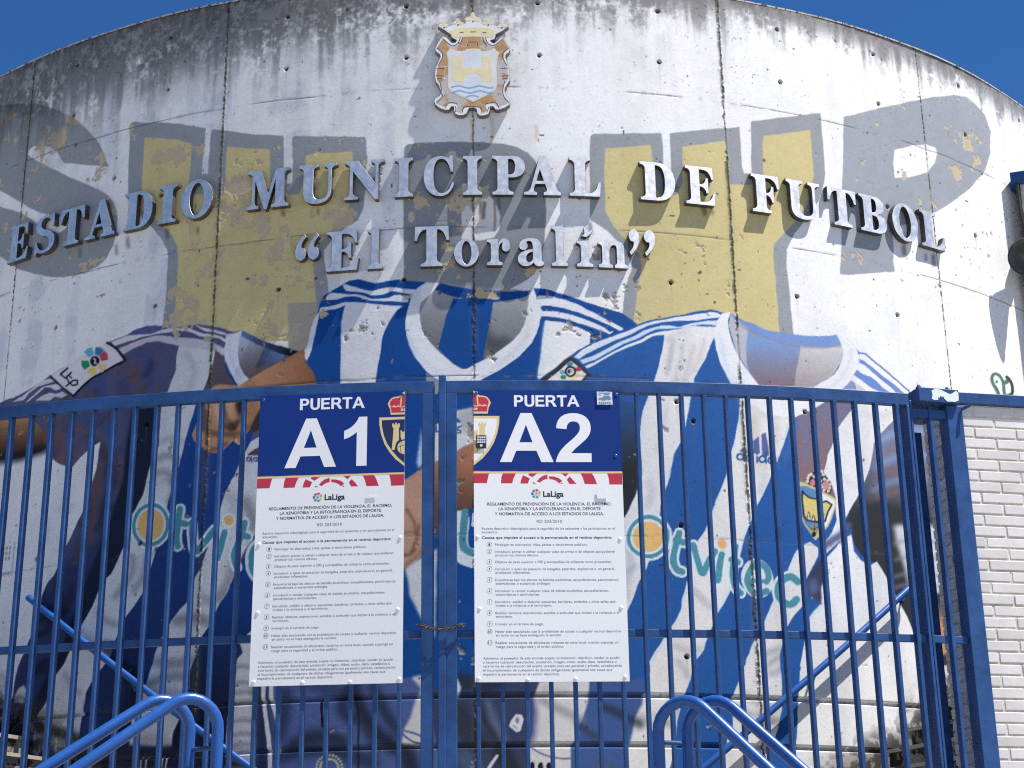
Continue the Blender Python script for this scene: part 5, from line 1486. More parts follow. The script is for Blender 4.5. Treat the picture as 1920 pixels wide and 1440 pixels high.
fpart('post', MB().arc(2.648, 2.742, RG - .085, RG + .004, ZLAND, 2.775 + Z0, 2))
fpart('hinge_fin', MB().arc(2.432, 2.446, RG - .135, RG - .002, ZLAND + .02, 2.79 + Z0, 2))
fpart('back_post', MB().arc(2.628, 2.672, RG - .37, RG - .32, ZLAND, 2.72 + Z0, 2))
fpart('bar', bar_box(2.552))
fpart('middle_rail', MB().arc(2.447, 2.647, RG - .040, RG - .020, ZM0, ZM1, 3))
fpart('top_plate', MB().arc(2.447, 2.66, RG - .05, RG - .008, 2.70 + Z0, 2.748 + Z0, 3))
hood = fpart('hinge_hood', MB().arc(2.475, 2.715, RG - .11, RG + .030, 2.779 + Z0, 2.858 + Z0, 3))
M_PEEL = mat('peeled_primer', (.62, .70, .68), .7, var=.1)
pv = [(2.548, .012), (2.556, .030), (2.552, .050), (2.575, .062), (2.61, .058), (2.66, .040), (2.675, .046), (2.70, .060), (2.712, .050), (2.710, .014), (2.69, .006), (2.64, .004), (2.625, .016), (2.617, .030), (2.612, .022), (2.603, .030), (2.596, .018), (2.588, .022), (2.586, .008), (2.565, .006)]
fpart('peeled_patch', MB().plate([pv], lambda a, b, d: cyl(a / RG, RG + .030 + d, 2.781 + Z0 + b * 1.18), 0, .0012), M_PEEL, 0)
for s in (2.50, 2.67):
    c = cyl(s / RG, RG - .01, 2.858 + Z0)
    fpart('bolt', MB().lathe([(0, .024), (.007, .024), (.009, .016), (.016, .014), (.017, 0)], Matrix.Translation(c), 6), None, 0)
c = cyl(2.735 / RG, RG + .01, 2.755 + Z0)
fpart('lug', MB().tube([c, c + Vector((.02, -.02, .006)), c + Vector((.042, -.03, .016))], .009, 8), None, 0)
# far post of the left leaf, outside the picture
lp = MB().arc(-2.74, -2.65, RG - .085, RG + .004, ZLAND, 2.80 + Z0, 2).build('gate_post', M_BLUE)
tag(lp, 'square blue post at the left hinge side of the gate', 'post')
bevel(lp, .004, 2)

# chain round the two meeting stiles
M_CHAIN = mat('rusty_chain', (.06, .052, .045), .55, .7, var=.3, vscale=60)
ch = thing('chain', 'rusty chain tied across the two meeting gate stiles', 'chain', cyl(-.09 / RG, RG + .03, 1.535 + Z0))
cpts = [(-.205, .012, .028), (-.187, .020, .024), (-.16, .026, .016), (-.13, .028, .008), (-.10, .032, .004), (-.07, .032, .004), (-.045, .028, .008), (-.02, .026, .012), (.004, .024, .020), (.022, .014, .024)]
P3 = [cyl(s / RG, RG + d, 1.52 + Z0 + z) for s, d, z in smooth(cpts, closed=False, n=6)]
LL = [0]
for a, b_ in zip(P3, P3[1:]):
    LL.append(LL[-1] + (b_ - a).length)
nl = 14
lm = None
for k in range(nl):
    L_ = LL[-1] * (k + .5) / nl
    i = max(j for j in range(len(P3) - 1) if LL[j] <= L_)
    p = P3[i].lerp(P3[i + 1], (L_ - LL[i]) / max(LL[i + 1] - LL[i], 1e-6))
    d = (P3[i + 1] - P3[i]).normalized()
    if lm is None:
        ring = [(.0125 * cos(g) + (.006 if cos(g) > 0 else -.006), .0075 * sin(g), 0) for g in [2 * pi * j / 20 for j in range(21)]]
        q = MB().tube(ring, .0026, 8, cap=False).build('chain_link', M_CHAIN, ch, smooth=True)
        lm = q
    else:
        q = lm.copy()
        COL.objects.link(q)
        q.parent = ch
    rot = d.to_track_quat('X', 'Z').to_matrix().to_4x4() @ Matrix.Rotation(radians(90 if k % 2 else 12), 4, 'X')
    q.matrix_local = Matrix.Translation(p - ch.location) @ rot

# ---------------------------------------------------------------- white glazed brick pier on the right
pA = cyl(2.705 / RG, RG - .035, 0)
ang = radians(11.7)
dirx, nrm = Vector((cos(ang), sin(ang), 0)), Vector((sin(ang), -cos(ang), 0))
LBR, DBR, ZBR = 3.6, .36, 2.797 + Z0
pier = thing('brick_wall', 'white glazed brick wall with blue metal capping beside the gate', 'wall', (pA.x, pA.y, 0), ang)
M_BRICK = mat('white_glazed_brick', (.72, .695, .69), .40, var=.10, vscale=5, bump=.3, bscale=22, spots=(.44, .41, .38), spot_scale=30, spot_at=.66, each=.32, spec=.3)
M_MORT = mat('mortar', (.60, .55, .48), .95, var=.25, vscale=18, bump=.6, bscale=70, spec=.1)
core = MB().box(.0038, LBR, .0038, DBR - .004, 0, ZBR).build('mortar', M_MORT, pier)
CH_, BL, GAP = .0610, .232, .0125
bb = MB()
rng = random.Random(3)
z = ZBR - CH_
row = 0
while z > -.01:
    off = (-.5 if row % 2 else 0) * (BL + GAP) / 1.0 * .5 * 1.0
    x = .0 if row % 2 else -.122
    while x < LBR - .02:
        x0, x1 = max(x, 0.0), min(x + BL, LBR)
        if x1 - x0 > .02:
            j = rng.uniform(-.0015, .0015)
            bb.box(x0, x1, .0005 + j, .10, z + GAP * .5, z + CH_ - GAP * .5)
        x += BL + GAP
    y = .0 if row % 2 == 0 else .122
    # bricks seen end-on in the reveal
    if row % 2 == 0:
        spans = ((.104, .235), (.247, DBR))
    else:
        spans = ((.104, .16), (.172, .30), (.312, DBR))
    for y0, y1 in spans:
        bb.box(-.003 + rng.uniform(-.001, .001), .1, y0, y1, z + GAP * .5, z + CH_ - GAP * .5)
    z -= CH_
    row += 1
br = bb.build('brickwork', M_BRICK, pier, weld=False)
bevel(br, .0022)
cpb = MB().box(-.06, LBR, -.022, DBR + .02, ZBR + .001, ZBR + .066).build('capping', M_BLUE, pier)
bevel(cpb, .004, 2)

# ---------------------------------------------------------------- building edge and horn loudspeaker at the far right
tB, zB = on_cyl(1907, 343, R + .10)
pB = cyl(tB, R + .10, 0)
sb = thing('brick_building', 'white brick corner with blue trim behind the loudspeaker at the right edge', 'building', (pB.x, pB.y, 0), -.34)
core = MB().box(.004, 3.0, .004, 1.6, 0, zB - .02).build('mortar', M_MORT, sb)
bb = MB()
z = zB - .03 - CH_
row = 0
while z > 0:
    x = .05 if row % 2 else -.07
    while x < 1.2:
        x0 = max(x, .03)
        if x + BL - x0 > .02:
            bb.box(x0, x + BL, -.003, .08, z + GAP * .5, z + CH_ - GAP * .5)
        x += BL + GAP
    z -= CH_
    row += 1
bevel(bb.build('brickwork', M_BRICK, sb, weld=False), .002)
MB().box(-.05, 3.0, -.045, 1.6, zB - .02, zB + .085).build('blue_trim', M_BLUE, sb)
M_DARK = mat('black_rubber', (.018, .018, .02), .7, var=.3, vscale=30)
MB().tube([(.005, -.03, zB - .03), (.0, -.035, zB - .25), (.02, -.03, zB - .5), (.01, -.035, zB - 1.0)], .018, 8).build('cable', M_DARK, sb)
M_HORN = mat('grey_horn', (.10, .115, .11), .45, var=.12, vscale=12)
hp = on_cyl(1926, 481, R + .26)
hc = cyl(hp[0], R + .26, hp[1])
hd = Vector((-.16, -.93, -.34)).normalized()
horn = thing('horn_loudspeaker', 'grey round horn loudspeaker cut by the right edge of the photo', 'loudspeaker', hc)
HM = hd.to_track_quat('Z', 'Y').to_matrix().to_4x4()
bell = [(.149, .0), (.152, .006), (.149, .010), (.138, -.02), (.112, -.075), (.078, -.13), (.05, -.18), (.04, -.205), (.0, -.205)]
bell_in = [(.147, .009), (.132, -.016), (.104, -.068), (.070, -.12), (.03, -.15), (0, -.152)]
MB().lathe([(r_, h) for r_, h in bell], HM, 40).lathe(bell_in, HM, 40).build('bell', M_HORN, horn, smooth=True)
MB().lathe([(.146, .010), (.151, .014), (.156, .008), (.156, -.004), (.151, -.010), (.146, -.006)], HM, 40).build('rim', M_DARK, horn, smooth=True)
MB().lathe([(.0, -.20), (.055, -.20), (.06, -.215), (.06, -.30), (.05, -.315), (0, -.315)], HM, 24).build('driver', M_HORN, horn, smooth=True)
back = hc - hd * .27
MB().tube([-hd * .28, -hd * .28 + Vector((.10, .06, 0)), -hd * .28 + Vector((.22, .16, 0))], .014, 8).build('bracket', M_DARK, horn)

# ---------------------------------------------------------------- steps behind the gate and the handrails on the wall
for sgn, tk, zk, dth, nm in ((1, .4709, 1.471 + Z0, .0316, 'wall_steps'), (-1, .4953, 1.498 + Z0, .0345, 'wall_steps')):
    b, nb = MB(), MB()
    k0 = -int((zk - ZLAND) / .16)
    for k in range(k0, 7):
        t0 = tk + k * dth
        z1 = zk + k * .16
        t1 = tk + 7 * dth if k == 6 else t0 + dth
        a0, a1 = sorted((sgn * t0, sgn * t1))
        n_ = 3
        vs, fs = [], []
        for i in range(n_ + 1):
            t = a0 + (a1 - a0) * i / n_
            for r_ in (R + .06, RG - .45):
                vs += [cyl(t, r_, ZLAND + .002), cyl(t, r_, z1)]
        for i in range(n_):
            a, c_ = 4 * i, 4 * i + 4
            fs += [(a + 1, a + 3, c_ + 3, c_ + 1), (a, c_, c_ + 2, a + 2), (a + 2, c_ + 2, c_ + 3, a + 3), (a, a + 1, c_ + 1, c_)]
        fs += [(0, 2, 3, 1), (4 * n_, 4 * n_ + 1, 4 * n_ + 3, 4 * n_ + 2)]
        b.add(vs, fs)
        # the nosing sticks out a little over each riser
        tn = sgn * (t0 - .004)
        q0, q1 = sorted((tn, sgn * (t0 + .012)))
        nb.arc(q0 * RG, q1 * RG, R + .06, RG - .44, z1 - .022, z1 + .003, 2)
    so = structure(b.build(nm, M_STEP))
    nb.build('nosing', M_CONC, so)

for sgn, a, e, lab in ((1, (1706, 1102), (1322, 1438), 'round blue handrail climbing to the right on the mural wall'), (-1, (58, 1124), (470, 1440), 'round blue handrail climbing to the left on the mural wall')):
    ta, za = on_cyl(*a, R + .09)
    te, ze = on_cyl(*e, R + .09)
    o = thing('wall_handrail', lab, 'handrail', cyl(ta, R + .09, za), group='handrails fixed to the round wall')
    pts = []
    for k in range(31):
        f_ = -.015 + 1.16 * k / 30
        t = ta + (te - ta) * f_
        pts.append(cyl(t, R + .09, za + (ze - za) * f_) - o.location)
    MB().tube(pts, .0245, 16).build('rail', M_RAIL, o, smooth=True)
    for f_ in (.004, .5, 1.0):
        t, zz_ = ta + (te - ta) * f_, za + (ze - za) * f_
        br_ = MB().tube([cyl(t, R + .085, zz_ - .01) - o.location, cyl(t, R + .05, zz_ - .045) - o.location, cyl(t, R - .01, zz_ - .045) - o.location], .009, 8)
        dM = Matrix.Translation(cyl(t, R - .002, zz_ - .045) - o.location) @ Vector((sin(t), -cos(t), 0)).to_track_quat('Z', 'Y').to_matrix().to_4x4()
        br_.lathe([(.035, 0), (.035, .006), (.0, .008)], dM, 18)
        br_.build('bracket', M_BLUE, o, smooth=True)

# ---------------------------------------------------------------- double handrails on the landing, in front of the gate
def bent(p0, p1, p2, rad, n=9):
    """corner at p1 rounded with radius rad"""
    a, c = (p0 - p1).normalized(), (p2 - p1).normalized()
    th_ = a.angle(c)
    d = rad / tan(th_ / 2)
    s, e = p1 + a * d, p1 + c * d
    ctr = p1 + (a + c).normalized() * (rad / sin(th_ / 2))
    u, v = (s - ctr), (e - ctr)
    out = []
    A = u.angle(v)
    for k in range(n + 1):
        t = k / n
        out.append(ctr + (u * sin((1 - t) * A) + v * sin(t * A)) / sin(A))
    return [p0] + out + [p2]


def double_rail(label, posts, tops, ends, ys, strut):
    o = None
    feet = []
    for (px_, py_), (tx, ty), (ex_, ey_), (y0, y1), rr_ in zip(posts, tops, ends, ys, (.0238, .0232)):
        foot = on_y(px_, py_, y0)
        top = on_y(tx, ty, y0)
        top.x = foot.x
        low = on_y(ex_, ey_, y1)
        base = Vector((foot.x, foot.y, ZLAND))
        far = top + (low - top) * 2.6
        if o is None:
            o = thing('double_handrail', label, 'handrail', base, group='double handrails in front of the gate')
        pts = bent(base, top, far, .115)
        MB().tube([p - o.location for p in pts], rr_, 20).build('rail', M_RAIL, o, smooth=True)
        feet.append((base, far))
    (a, fa), (b, fb) = feet
    zz_ = on_y(strut[0], strut[1], a.y).z
    MB().tube([Vector((a.x, a.y, zz_)) - o.location, Vector((b.x, b.y, zz_)) - o.location], .0095, 10).build('strut', M_BLUE, o, smooth=True)
    for base, far in feet:
        MB().tube([far - o.location, Vector((far.x, far.y, 0)) - o.location], .0236, 16).build('foot_post', M_RAIL, o, smooth=True)
    return o


double_rail('bent double handrail of glossy blue tube at the lower left', [(406, 1420), (353, 1420)], [(397, 1259), (344, 1267)], [(180, 1417), (145, 1402)], [(6.55, 6.35), (6.62, 6.42)], (380, 1402))
double_rail('bent double handrail of darker blue tube right of the A2 board', [(1236, 1420), (1291, 1420)], [(1239, 1243), (1294, 1247)], [(1425, 1427), (1490, 1430)], [(6.55, 6.35), (6.62, 6.42)], (1262, 1391))

# ---------------------------------------------------------------- worn notice on the wall, cut by the left edge
tn, zn = on_cyl(25, 1048)
nt_ = thing('notice', 'small worn white notice on the wall at the far left edge behind the bars', 'notice', cyl(tn, R + .004, zn), tn)
MB().box(-.30, 0, -.006, 0, -.125, .125).build('sheet', M_CW, nt_)
M_FADE = mat('faded_print', (.42, .36, .40), .7, var=.2, vscale=30)
pb = MB()
for k, (a, b_) in enumerate(((-.10, .075), (-.10, .035), (-.13, -.005))):
    for j in range(6):
        x_ = -.022 - .034 * j
        pb.plate([[(x_ - .024, b_), (x_ - .002, b_), (x_ - .002, b_ + .026), (x_ - .010, b_ + .030), (x_ - .024, b_ + .024)]], lambda p, q, d: Vector((p, -d, q)), .0062, .0068)
pb.box(-.30, -.004, -.0072, -.006, -.118, -.095)
pb.build('faded_lines', M_FADE, nt_)
# ---------------------------------------------------------------- the two boards on the gate
M_PANEL = mat('white_board', (.80, .81, .83), .5, spec=.2, var=.02, vscale=3, bump=.03, bscale=8)
M_HEAD = mat('board_blue', (.007, .034, .20), .5, spec=.15, var=.06, vscale=4)
M_GOLD = mat('board_gold', (.70, .57, .27), .45)
M_RED = mat('board_red', (.50, .040, .075), .5, spec=.2, var=.05)
M_INK = mat('print_ink', (.035, .035, .06), .6, spec=.1)
M_INKL = mat('print_ink_thin', (.12, .12, .17), .6, spec=.1)
M_LET = mat('board_lettering', (.80, .81, .84), .5, spec=.2)
M_NAVY = mat('board_navy', (.012, .022, .085), .42)
M_CAP = mat('white_cap', (.82, .825, .84), .4)
M_BCAP = mat('blue_cap', (.02, .06, .30), .3)
M_STK = mat('sticker_white', (.66, .70, .74), .5, var=.08, vscale=40)
M_STB = mat('sticker_blue', (.13, .23, .36), .5)
M_STK2 = mat('sticker_black', (.016, .016, .018), .5)
LIGA = [mat('logo_' + n_, c_, .45) for n_, c_ in (('red', (.52, .05, .10)), ('orange', (.62, .30, .16)), ('yellow', (.66, .56, .16)), ('green', (.06, .33, .22)), ('teal', (.05, .27, .40)), ('blue', (.05, .10, .34)), ('violet', (.28, .06, .26)))]

BW, BH = .757, 1.503


def bx(px, py, right=True):
    """metres on the board of a point read off the right (or left) board in the survey photo"""
    if right:
        return ((px - 888.5) / (272 + 15 * (py - 735) / 544) * BW, -(py - 735) / 544 * BH)
    f_ = (py - 741) / 541
    return ((px - (491 - 18 * f_)) / (267 + 17 * f_) * BW, -(py - (746 - 11 * (px - 491) / 267)) / 543 * BH)


def glyph_mesh(body, bold=0.0):
    cu = bpy.data.curves.new('lettering', 'FONT')
    cu.body = body
    cu.resolution_u = 3
    cu.offset = bold
    ob = bpy.data.objects.new('lettering', cu)
    COL.objects.link(ob)
    dg = bpy.context.evaluated_depsgraph_get()
    me = ob.evaluated_get(dg).to_mesh()
    v = [tuple(p.co) for p in me.vertices]
    f = [tuple(p.vertices) for p in me.polygons]
    ob.evaluated_get(dg).to_mesh_clear()
    COL.objects.unlink(ob)
    bpy.data.objects.remove(ob)
    bpy.data.curves.remove(cu)
    return v, f


def text_into(b, body, x0, y0, d, width=None, cap=None, bold=0.0, xs=1.0):
    """line of print from x0 along baseline y0, fitted to a width, capitals `cap` high"""
    v, f = glyph_mesh(body, bold)
    if not v:
        return
    xa, xb = min(p[0] for p in v), max(p[0] for p in v)
    ky = cap / .729
    kx = (width / (xb - xa)) if width else ky * xs
    b.add([(x0 + (p[0] - xa) * kx, -d, y0 + p[1] * ky) for p in v], f)


ARIAL = {
    'P': path('M0 0 L22 0 L22 38 L40 38 C62 38 74 50 74 69 C74 88 62 100 40 100 L0 100 Z') + path('M22 55 L37 55 C47 55 52 60 52 69 C52 78 47 83 37 83 L22 83 Z'),
    'U': path('M0 100 L0 38 C0 12 14 -2 39 -2 C64 -2 78 12 78 38 L78 100 L57 100 L57 38 C57 23 52 16 39 16 C26 16 21 23 21 38 L21 100 Z'),
    'E': path('M0 0 L72 0 L72 18 L21 18 L21 43 L66 43 L66 60 L21 60 L21 82 L70 82 L70 100 L0 100 Z'),
    'R': path('M0 0 L21 0 L21 40 L30 40 C38 40 42 37 50 24 L64 0 L89 0 L72 29 C67 37 63 41 58 44 C70 47 77 57 77 71 C77 89 66 100 46 100 L0 100 Z') + path('M21 56 L42 56 C51 56 56 61 56 70 C56 79 51 83 42 83 L21 83 Z'),
    'T': path('M29 0 L50 0 L50 82 L79 82 L79 100 L0 100 L0 82 L29 82 Z'),
    'A': path('M0 0 L22 0 L31 23 L69 23 L78 0 L101 0 L61 100 L40 100 Z') + path('M37 40 L62 40 L50 76 Z'),
    '1': path('M28 0 L49 0 L49 100 L32 100 C27 86 16 77 2 72 L2 55 C13 58 21 63 28 69 Z'),
    '2': path('M0 0 L66 0 L66 18 L29 18 C34 26 42 32 50 40 C61 50 66 58 66 70 C66 89 53 100 34 100 C14 100 3 89 2 69 L21 67 C22 78 26 83 34 83 C42 83 46 78 46 70 C46 62 41 56 32 47 C12 29 4 20 0 0 Z'),
}


def bold_word(b, word, x0, x1, y0, cap, d, gap=10):
    adv, items = 0, []
    for ch in word:
        xs = [p[0] for p in ARIAL[ch][0]]
        g_ = gap if not (items and items[-1][0] + ch in ('TA', 'RT')) else 1
        if items:
            adv += g_
        items.append((ch, adv))
        adv += max(xs)
    k = (x1 - x0) / adv
    for ch, a in items:
        b.plate(ARIAL[ch], lambda p, q, dd, a=a: Vector((x0 + (a + p) * k, -dd, y0 + q * cap / 100)), d - .0008, d)


LINES = [(1033, '1', 'Participar en altercados, riñas, peleas o desórdenes públicos.', 1099), (1046, '2', 'Introducir, portar o utilizar cualquier clase de armas o de objetos que pudieran', 1150), (1052.5, '', 'producir los mismos efectos.', 1008),
         (1065, '3', 'Objetos de peso superior a 500 g susceptibles de utilizarse como proyectiles.', 1143.5), (1078, '4', 'Introducir o estar en posesión de bengalas, petardos, explosivos o, en general,', 1149.5), (1084.5, '', 'productos inflamables.', 992),
         (1098, '5', 'Encontrarse bajo los efectos de bebidas alcohólicas, estupefacientes, psicotrópicos,', 1156.5), (1104.5, '', 'estimulantes o sustancias análogas.', 1030), (1118, '6', 'Introducir o vender cualquier clase de bebida alcohólica, estupefacientes,', 1137.5), (1124.5, '', 'psicotrópicos y estimulantes.', 1009.5),
         (1138, '7', 'Introducir, exhibir o elaborar pancartas, banderas, símbolos u otras señas que', 1150), (1144.5, '', 'inciten a la violencia o al terrorismo.', 1032), (1158, '8', 'Realizar cánticos, expresiones, sonidos o actitudes que inciten a la violencia o al', 1156.5), (1164.5, '', 'terrorismo.', 959),
         (1178, '9', 'Irrumpir en el terreno de juego.', 1016.5), (1191.5, '10', 'Haber sido sancionado con la prohibición de acceso a cualquier recinto deportivo', 1160), (1198, '', 'en tanto no se haya extinguido la sanción.', 1050), (1211.5, '11', 'Realizar actuaciones de aficionado visitante en zona local, cuando suponga un', 1155), (1218.5, '', 'riesgo para la seguridad y el orden público.', 1053.5)]
END = [(1239, 'Asimismo, el poseedor de esta entrada acepta no transmitir, distribuir, vender (o ayudar', 1158), (1246, 'a hacerlo) cualquier descripción, anotación, imagen, video, audio, dato, estadística u', 1151), (1253, 'otra forma de reproducción del evento, excepto para uso personal y privado, constituyendo', 1161.5), (1260.2, 'el incumplimiento de cualquiera de dichas obligaciones igualmente una causa que', 1143), (1267.3, 'impedirá la permanencia en el recinto deportivo.', 1046)]
KM = BH / 544


def board(label, s_left, s_right, right):
    t = (s_left + s_right) / 2 / RG
    c = cyl(t, RG + .012, ZT0 + .004 if right else ZT0 + .006)
    c = c - Vector((cos(t), sin(t), 0)) * BW / 2
    o = thing('gate_board', label, 'sign', c, t, group='rule boards on the gate')
    F = lambda a, b_, d: Vector((a, -d, b_))
    MB().box(0, BW, -.003, 0, -BH, 0).build('panel', M_PANEL, o)
    D = .003
    hb = bx(889, 893)[1]

    def flat(name, m_, polys, d, par=None):
        b = MB()
        for p in polys:
            b.plate(p if isinstance(p[0], list) else [p], F, d - .0006, d)
        return b.build(name, m_, par or o)
    head = flat('header', M_HEAD, [[(0, 0), (BW, 0), (BW, hb), (0, hb)]], D + .00018)
    flat('gold_line', M_GOLD, [[(0, hb), (BW, hb), (BW, hb - .010), (0, hb - .010)]], D + .00026)
    b = MB()
    p0, p1 = bx(964, 767), bx(1086, 767)
    bold_word(b, 'PUERTA', p0[0], p1[0], p0[1] + (-.0 if right else .004), .0615, D + .00035)
    b.build('gate_word', M_LET, o)
    b = MB()
    if right:
        bold_word(b, 'A', bx(937, 875)[0], bx(1037, 875)[0], bx(937, 875)[1], .263, D + .00035)
        bold_word(b, '2', bx(1041, 875)[0], bx(1108, 875)[0], bx(937, 875)[1], .263, D + .00035)
    else:
        y_ = bx(937, 878)[1]
        bold_word(b, 'A', bx(536, 882, False)[0], bx(631.5, 882, False)[0], y_, .263, D + .00035)
        bold_word(b, '1', bx(643.5, 878, False)[0], bx(688, 878, False)[0], y_, .263, D + .00035)
    b.build('gate_number', M_LET, o)
    # half of the club shield, cut by the edge of the board
    sx = (lambda x: x) if right else (lambda x: BW - x)
    kk = lambda *v: [(sx(max((v[i] - 150) / 5.333 * .00278, .0005)), -(v[i + 1] - 80) / 5.333 * KM) for i in range(0, len(v), 2)]
    cr_ = flat('crown', M_GOLD, [kk(150, 84, 170, 95, 190, 120, 215, 135, 250, 138, 285, 150, 305, 175, 322, 210, 312, 240, 300, 262, 290, 325, 150, 325)], D + .00040)
    flat('crown_red', M_RED, [kk(150, 108, 185, 125, 205, 152, 240, 150, 275, 160, 297, 190, 300, 215, 290, 245, 283, 304, 150, 304)], D + .00057, cr_)
    flat('crown_lines', M_GOLD, [[(a + (c_ if k < 14 else -c_), b_) for k, (a, b_) in enumerate(q)] for q, c_ in ((kk(193, 130, 196, 170, 199, 215, 195, 240, 188, 242, 185, 215, 182, 170, 178, 135), 0), (kk(150, 236, 165, 240, 180, 245, 195, 240, 208, 232, 212, 220, 222, 232, 236, 240, 250, 232, 256, 222, 266, 236, 282, 232, 282, 242, 262, 248, 238, 250, 215, 242, 198, 250, 172, 252, 150, 244), 0))], D + .00070, cr_)
    tb = MB()
    if right:
        text_into(tb, 'DP', .0012, -(288 - 80) / 5.333 * KM, D + .00075, width=.0205, cap=.0125, bold=.02)
    else:
        text_into(tb, 'SI', BW - .0215, -(288 - 80) / 5.333 * KM, D + .00075, width=.0200, cap=.0125, bold=.02)
    tb.build('crown_lettering', M_LET, cr_)
    SH_ = kk(150, 350, 405, 350, 403, 420, 385, 520, 350, 625, 300, 710, 240, 785, 150, 860)
    SI_ = kk(150, 376, 379, 379, 376, 440, 357, 535, 325, 618, 272, 700, 212, 772, 150, 828)
    sh_ = flat('shield', M_GOLD, [SH_], D + .00040)
    flat('shield_field', M_LET if right else M_NAVY, [SI_], D + .00057, sh_)
    flat('shield_tower', M_GOLD, [kk(200, 420, 212, 413, 214, 430, 226, 430, 228, 410, 243, 410, 246, 430, 257, 430, 259, 413, 276, 420, 272, 455, 262, 465, 264, 520, 276, 690, 248, 690, 240, 640, 228, 610, 206, 590, 208, 465, 198, 452), kk(150, 505, 160, 500, 164, 512, 174, 510, 176, 496, 192, 490, 190, 560, 180, 590, 150, 580)], D + .00075, sh_)
    ball = [(150, 600)] + [(150 + 72 * sin(radians(a_)), 668 - 70 * cos(radians(a_))) for a_ in range(10, 171, 12)] + [(150, 738)]
    flat('shield_ball', M_GOLD, [kk(*sum([list(p) for p in ball], []))], D + .00088, sh_)
    for q in ((150, 640, 180, 650, 222, 662, 222, 666, 180, 655, 150, 645), (178, 602, 190, 640, 192, 700, 182, 732, 178, 732, 187, 700, 186, 640, 174, 602)):
        flat('ball_seam', M_INK, [kk(*q)], D + .00101, sh_)
    # red band with the ring pattern
    kr = lambda *v: [bx(860 + v[i] / 5.333, 720 + v[i + 1] / 5.333) for i in range(0, len(v), 2)]
    red = [kr(152, 916, 310, 916, 295, 975, 280, 1041, 152, 1041), kr(447, 917, 585, 917, 565, 950, 545, 995, 532, 1043, 420, 1043, 425, 980), kr(640, 960, 708, 995, 695, 1020, 688, 1045, 612, 1045, 622, 1000),
           kr(718, 917, 1113, 919, 1090, 945, 1062, 976, 1030, 950, 985, 928, 940, 919, 880, 918, 820, 930, 770, 950, 733, 980, 690, 958), kr(775, 1025, 800, 992, 835, 968, 880, 953, 883, 998, 850, 1006, 825, 1020, 808, 1036),
           kr(897, 972, 945, 974, 995, 990, 1028, 1018, 1000, 1045, 968, 1018, 930, 1003, 899, 1000), kr(740, 1030, 768, 1046, 733, 1046), kr(1022, 1034, 1032, 1049, 1010, 1049), kr(1102, 974, 1140, 1015, 1168, 1050, 1100, 1050, 1074, 1006),
           kr(1196, 920, 1308, 921, 1345, 975, 1375, 1052, 1252, 1051, 1235, 990, 1215, 950), kr(1470, 922, 1624, 922, 1626, 1055, 1498, 1055, 1490, 990)]
    for q in red:
        flat('red_segment', M_RED, [q], D + .00022)
    # league logo: ring of coloured fields and its name
    lx, ly = bx(1004, 935.5)
    lg = MB()
    text_into(lg, 'LaLiga', bx(1017, 941)[0], bx(1017, 941)[1], D + .00026, width=.104, cap=.030, bold=.032)
    lgo = lg.build('league_name', M_INK, o)
    for k in range(7):
        a0, a1 = radians(97 - k * 51.4), radians(97 - (k + .78) * 51.4)
        pts = [(lx + r_ * cos(a0 + (a1 - a0) * i / 5), ly + r_ * sin(a0 + (a1 - a0) * i / 5)) for r_, rg_ in ((.0245, range(6)), (.0130, range(5, -1, -1))) for i in rg_]
        flat('logo_field', LIGA[k], [pts], D + .00026, lgo)
    flat('logo_ball', M_INK, [[[(lx + .0085 * cos(g), ly + .0085 * sin(g)) for g in [2 * pi * i / 16 for i in range(16)]], [(lx + .0068 * cos(g), ly + .0068 * sin(g)) for g in [2 * pi * i / 16 for i in range(16)]]], [(lx + .0035 * cos(g), ly + .0035 * sin(g)) for g in [2 * pi * i / 5 for i in range(5)]]], D + .00026, lgo)
    # the printed rules
    tx = MB()
    for (yb, xa, xb, s_) in ((957.5, 913, 1144, 'REGLAMENTO DE PREVENCIÓN DE LA VIOLENCIA, EL RACISMO,'), (966.5, 934, 1124, 'LA XENOFOBIA Y LA INTOLERANCIA EN EL DEPORTE'), (976, 927, 1130, 'Y NORMATIVA DE ACCESO A LOS ESTADIOS DE LALIGA.')):
        text_into(tx, s_, bx(xa, yb)[0], bx(xa, yb)[1], D + .00026, width=bx(xb, yb)[0] - bx(xa, yb)[0], cap=.0158, bold=.012)
    tx.build('rules_title', M_INK, o, weld=False)
    tx = MB()
    text_into(tx, 'Causas que impiden el acceso o la permanencia en el recinto deportivo:', bx(903, 1020)[0], bx(903, 1020)[1], D + .00026, width=bx(1145, 1020)[0] - bx(903, 1020)[0], cap=.0138, bold=.016)
    tx.build('rules_subtitle', M_INK, o, weld=False)
    tx = MB()
    text_into(tx, 'RD 203/2010', bx(1005, 990)[0], bx(1005, 990)[1], D + .00026, width=bx(1052, 990)[0] - bx(1005, 990)[0], cap=.0155)
    for yb, xa, xb, s_ in ((1003, 903, 1150, 'Recinto deportivo videovigilado para la seguridad de los asistentes y los participantes en el'), (1009.5, 903, 932, 'encuentro.')):
        text_into(tx, s_, bx(xa, yb)[0], bx(xa, yb)[1], D + .00026, width=bx(xb, yb)[0] - bx(xa, yb)[0], cap=.0128)
    for yb, n_, s_, xb in LINES:
        xa = 927 if n_ else 928
        text_into(tx, s_, bx(xa, yb)[0], bx(xa, yb)[1], D + .00026, width=bx(xb, yb)[0] - bx(xa, yb)[0], cap=.0128)
    for yb, s_, xb in END:
        text_into(tx, s_, bx(904, yb)[0], bx(904, yb)[1], D + .00026, width=bx(xb, yb)[0] - bx(904, yb)[0], cap=.0128)
    tx.build('rules_text', M_INKL, o, weld=False)
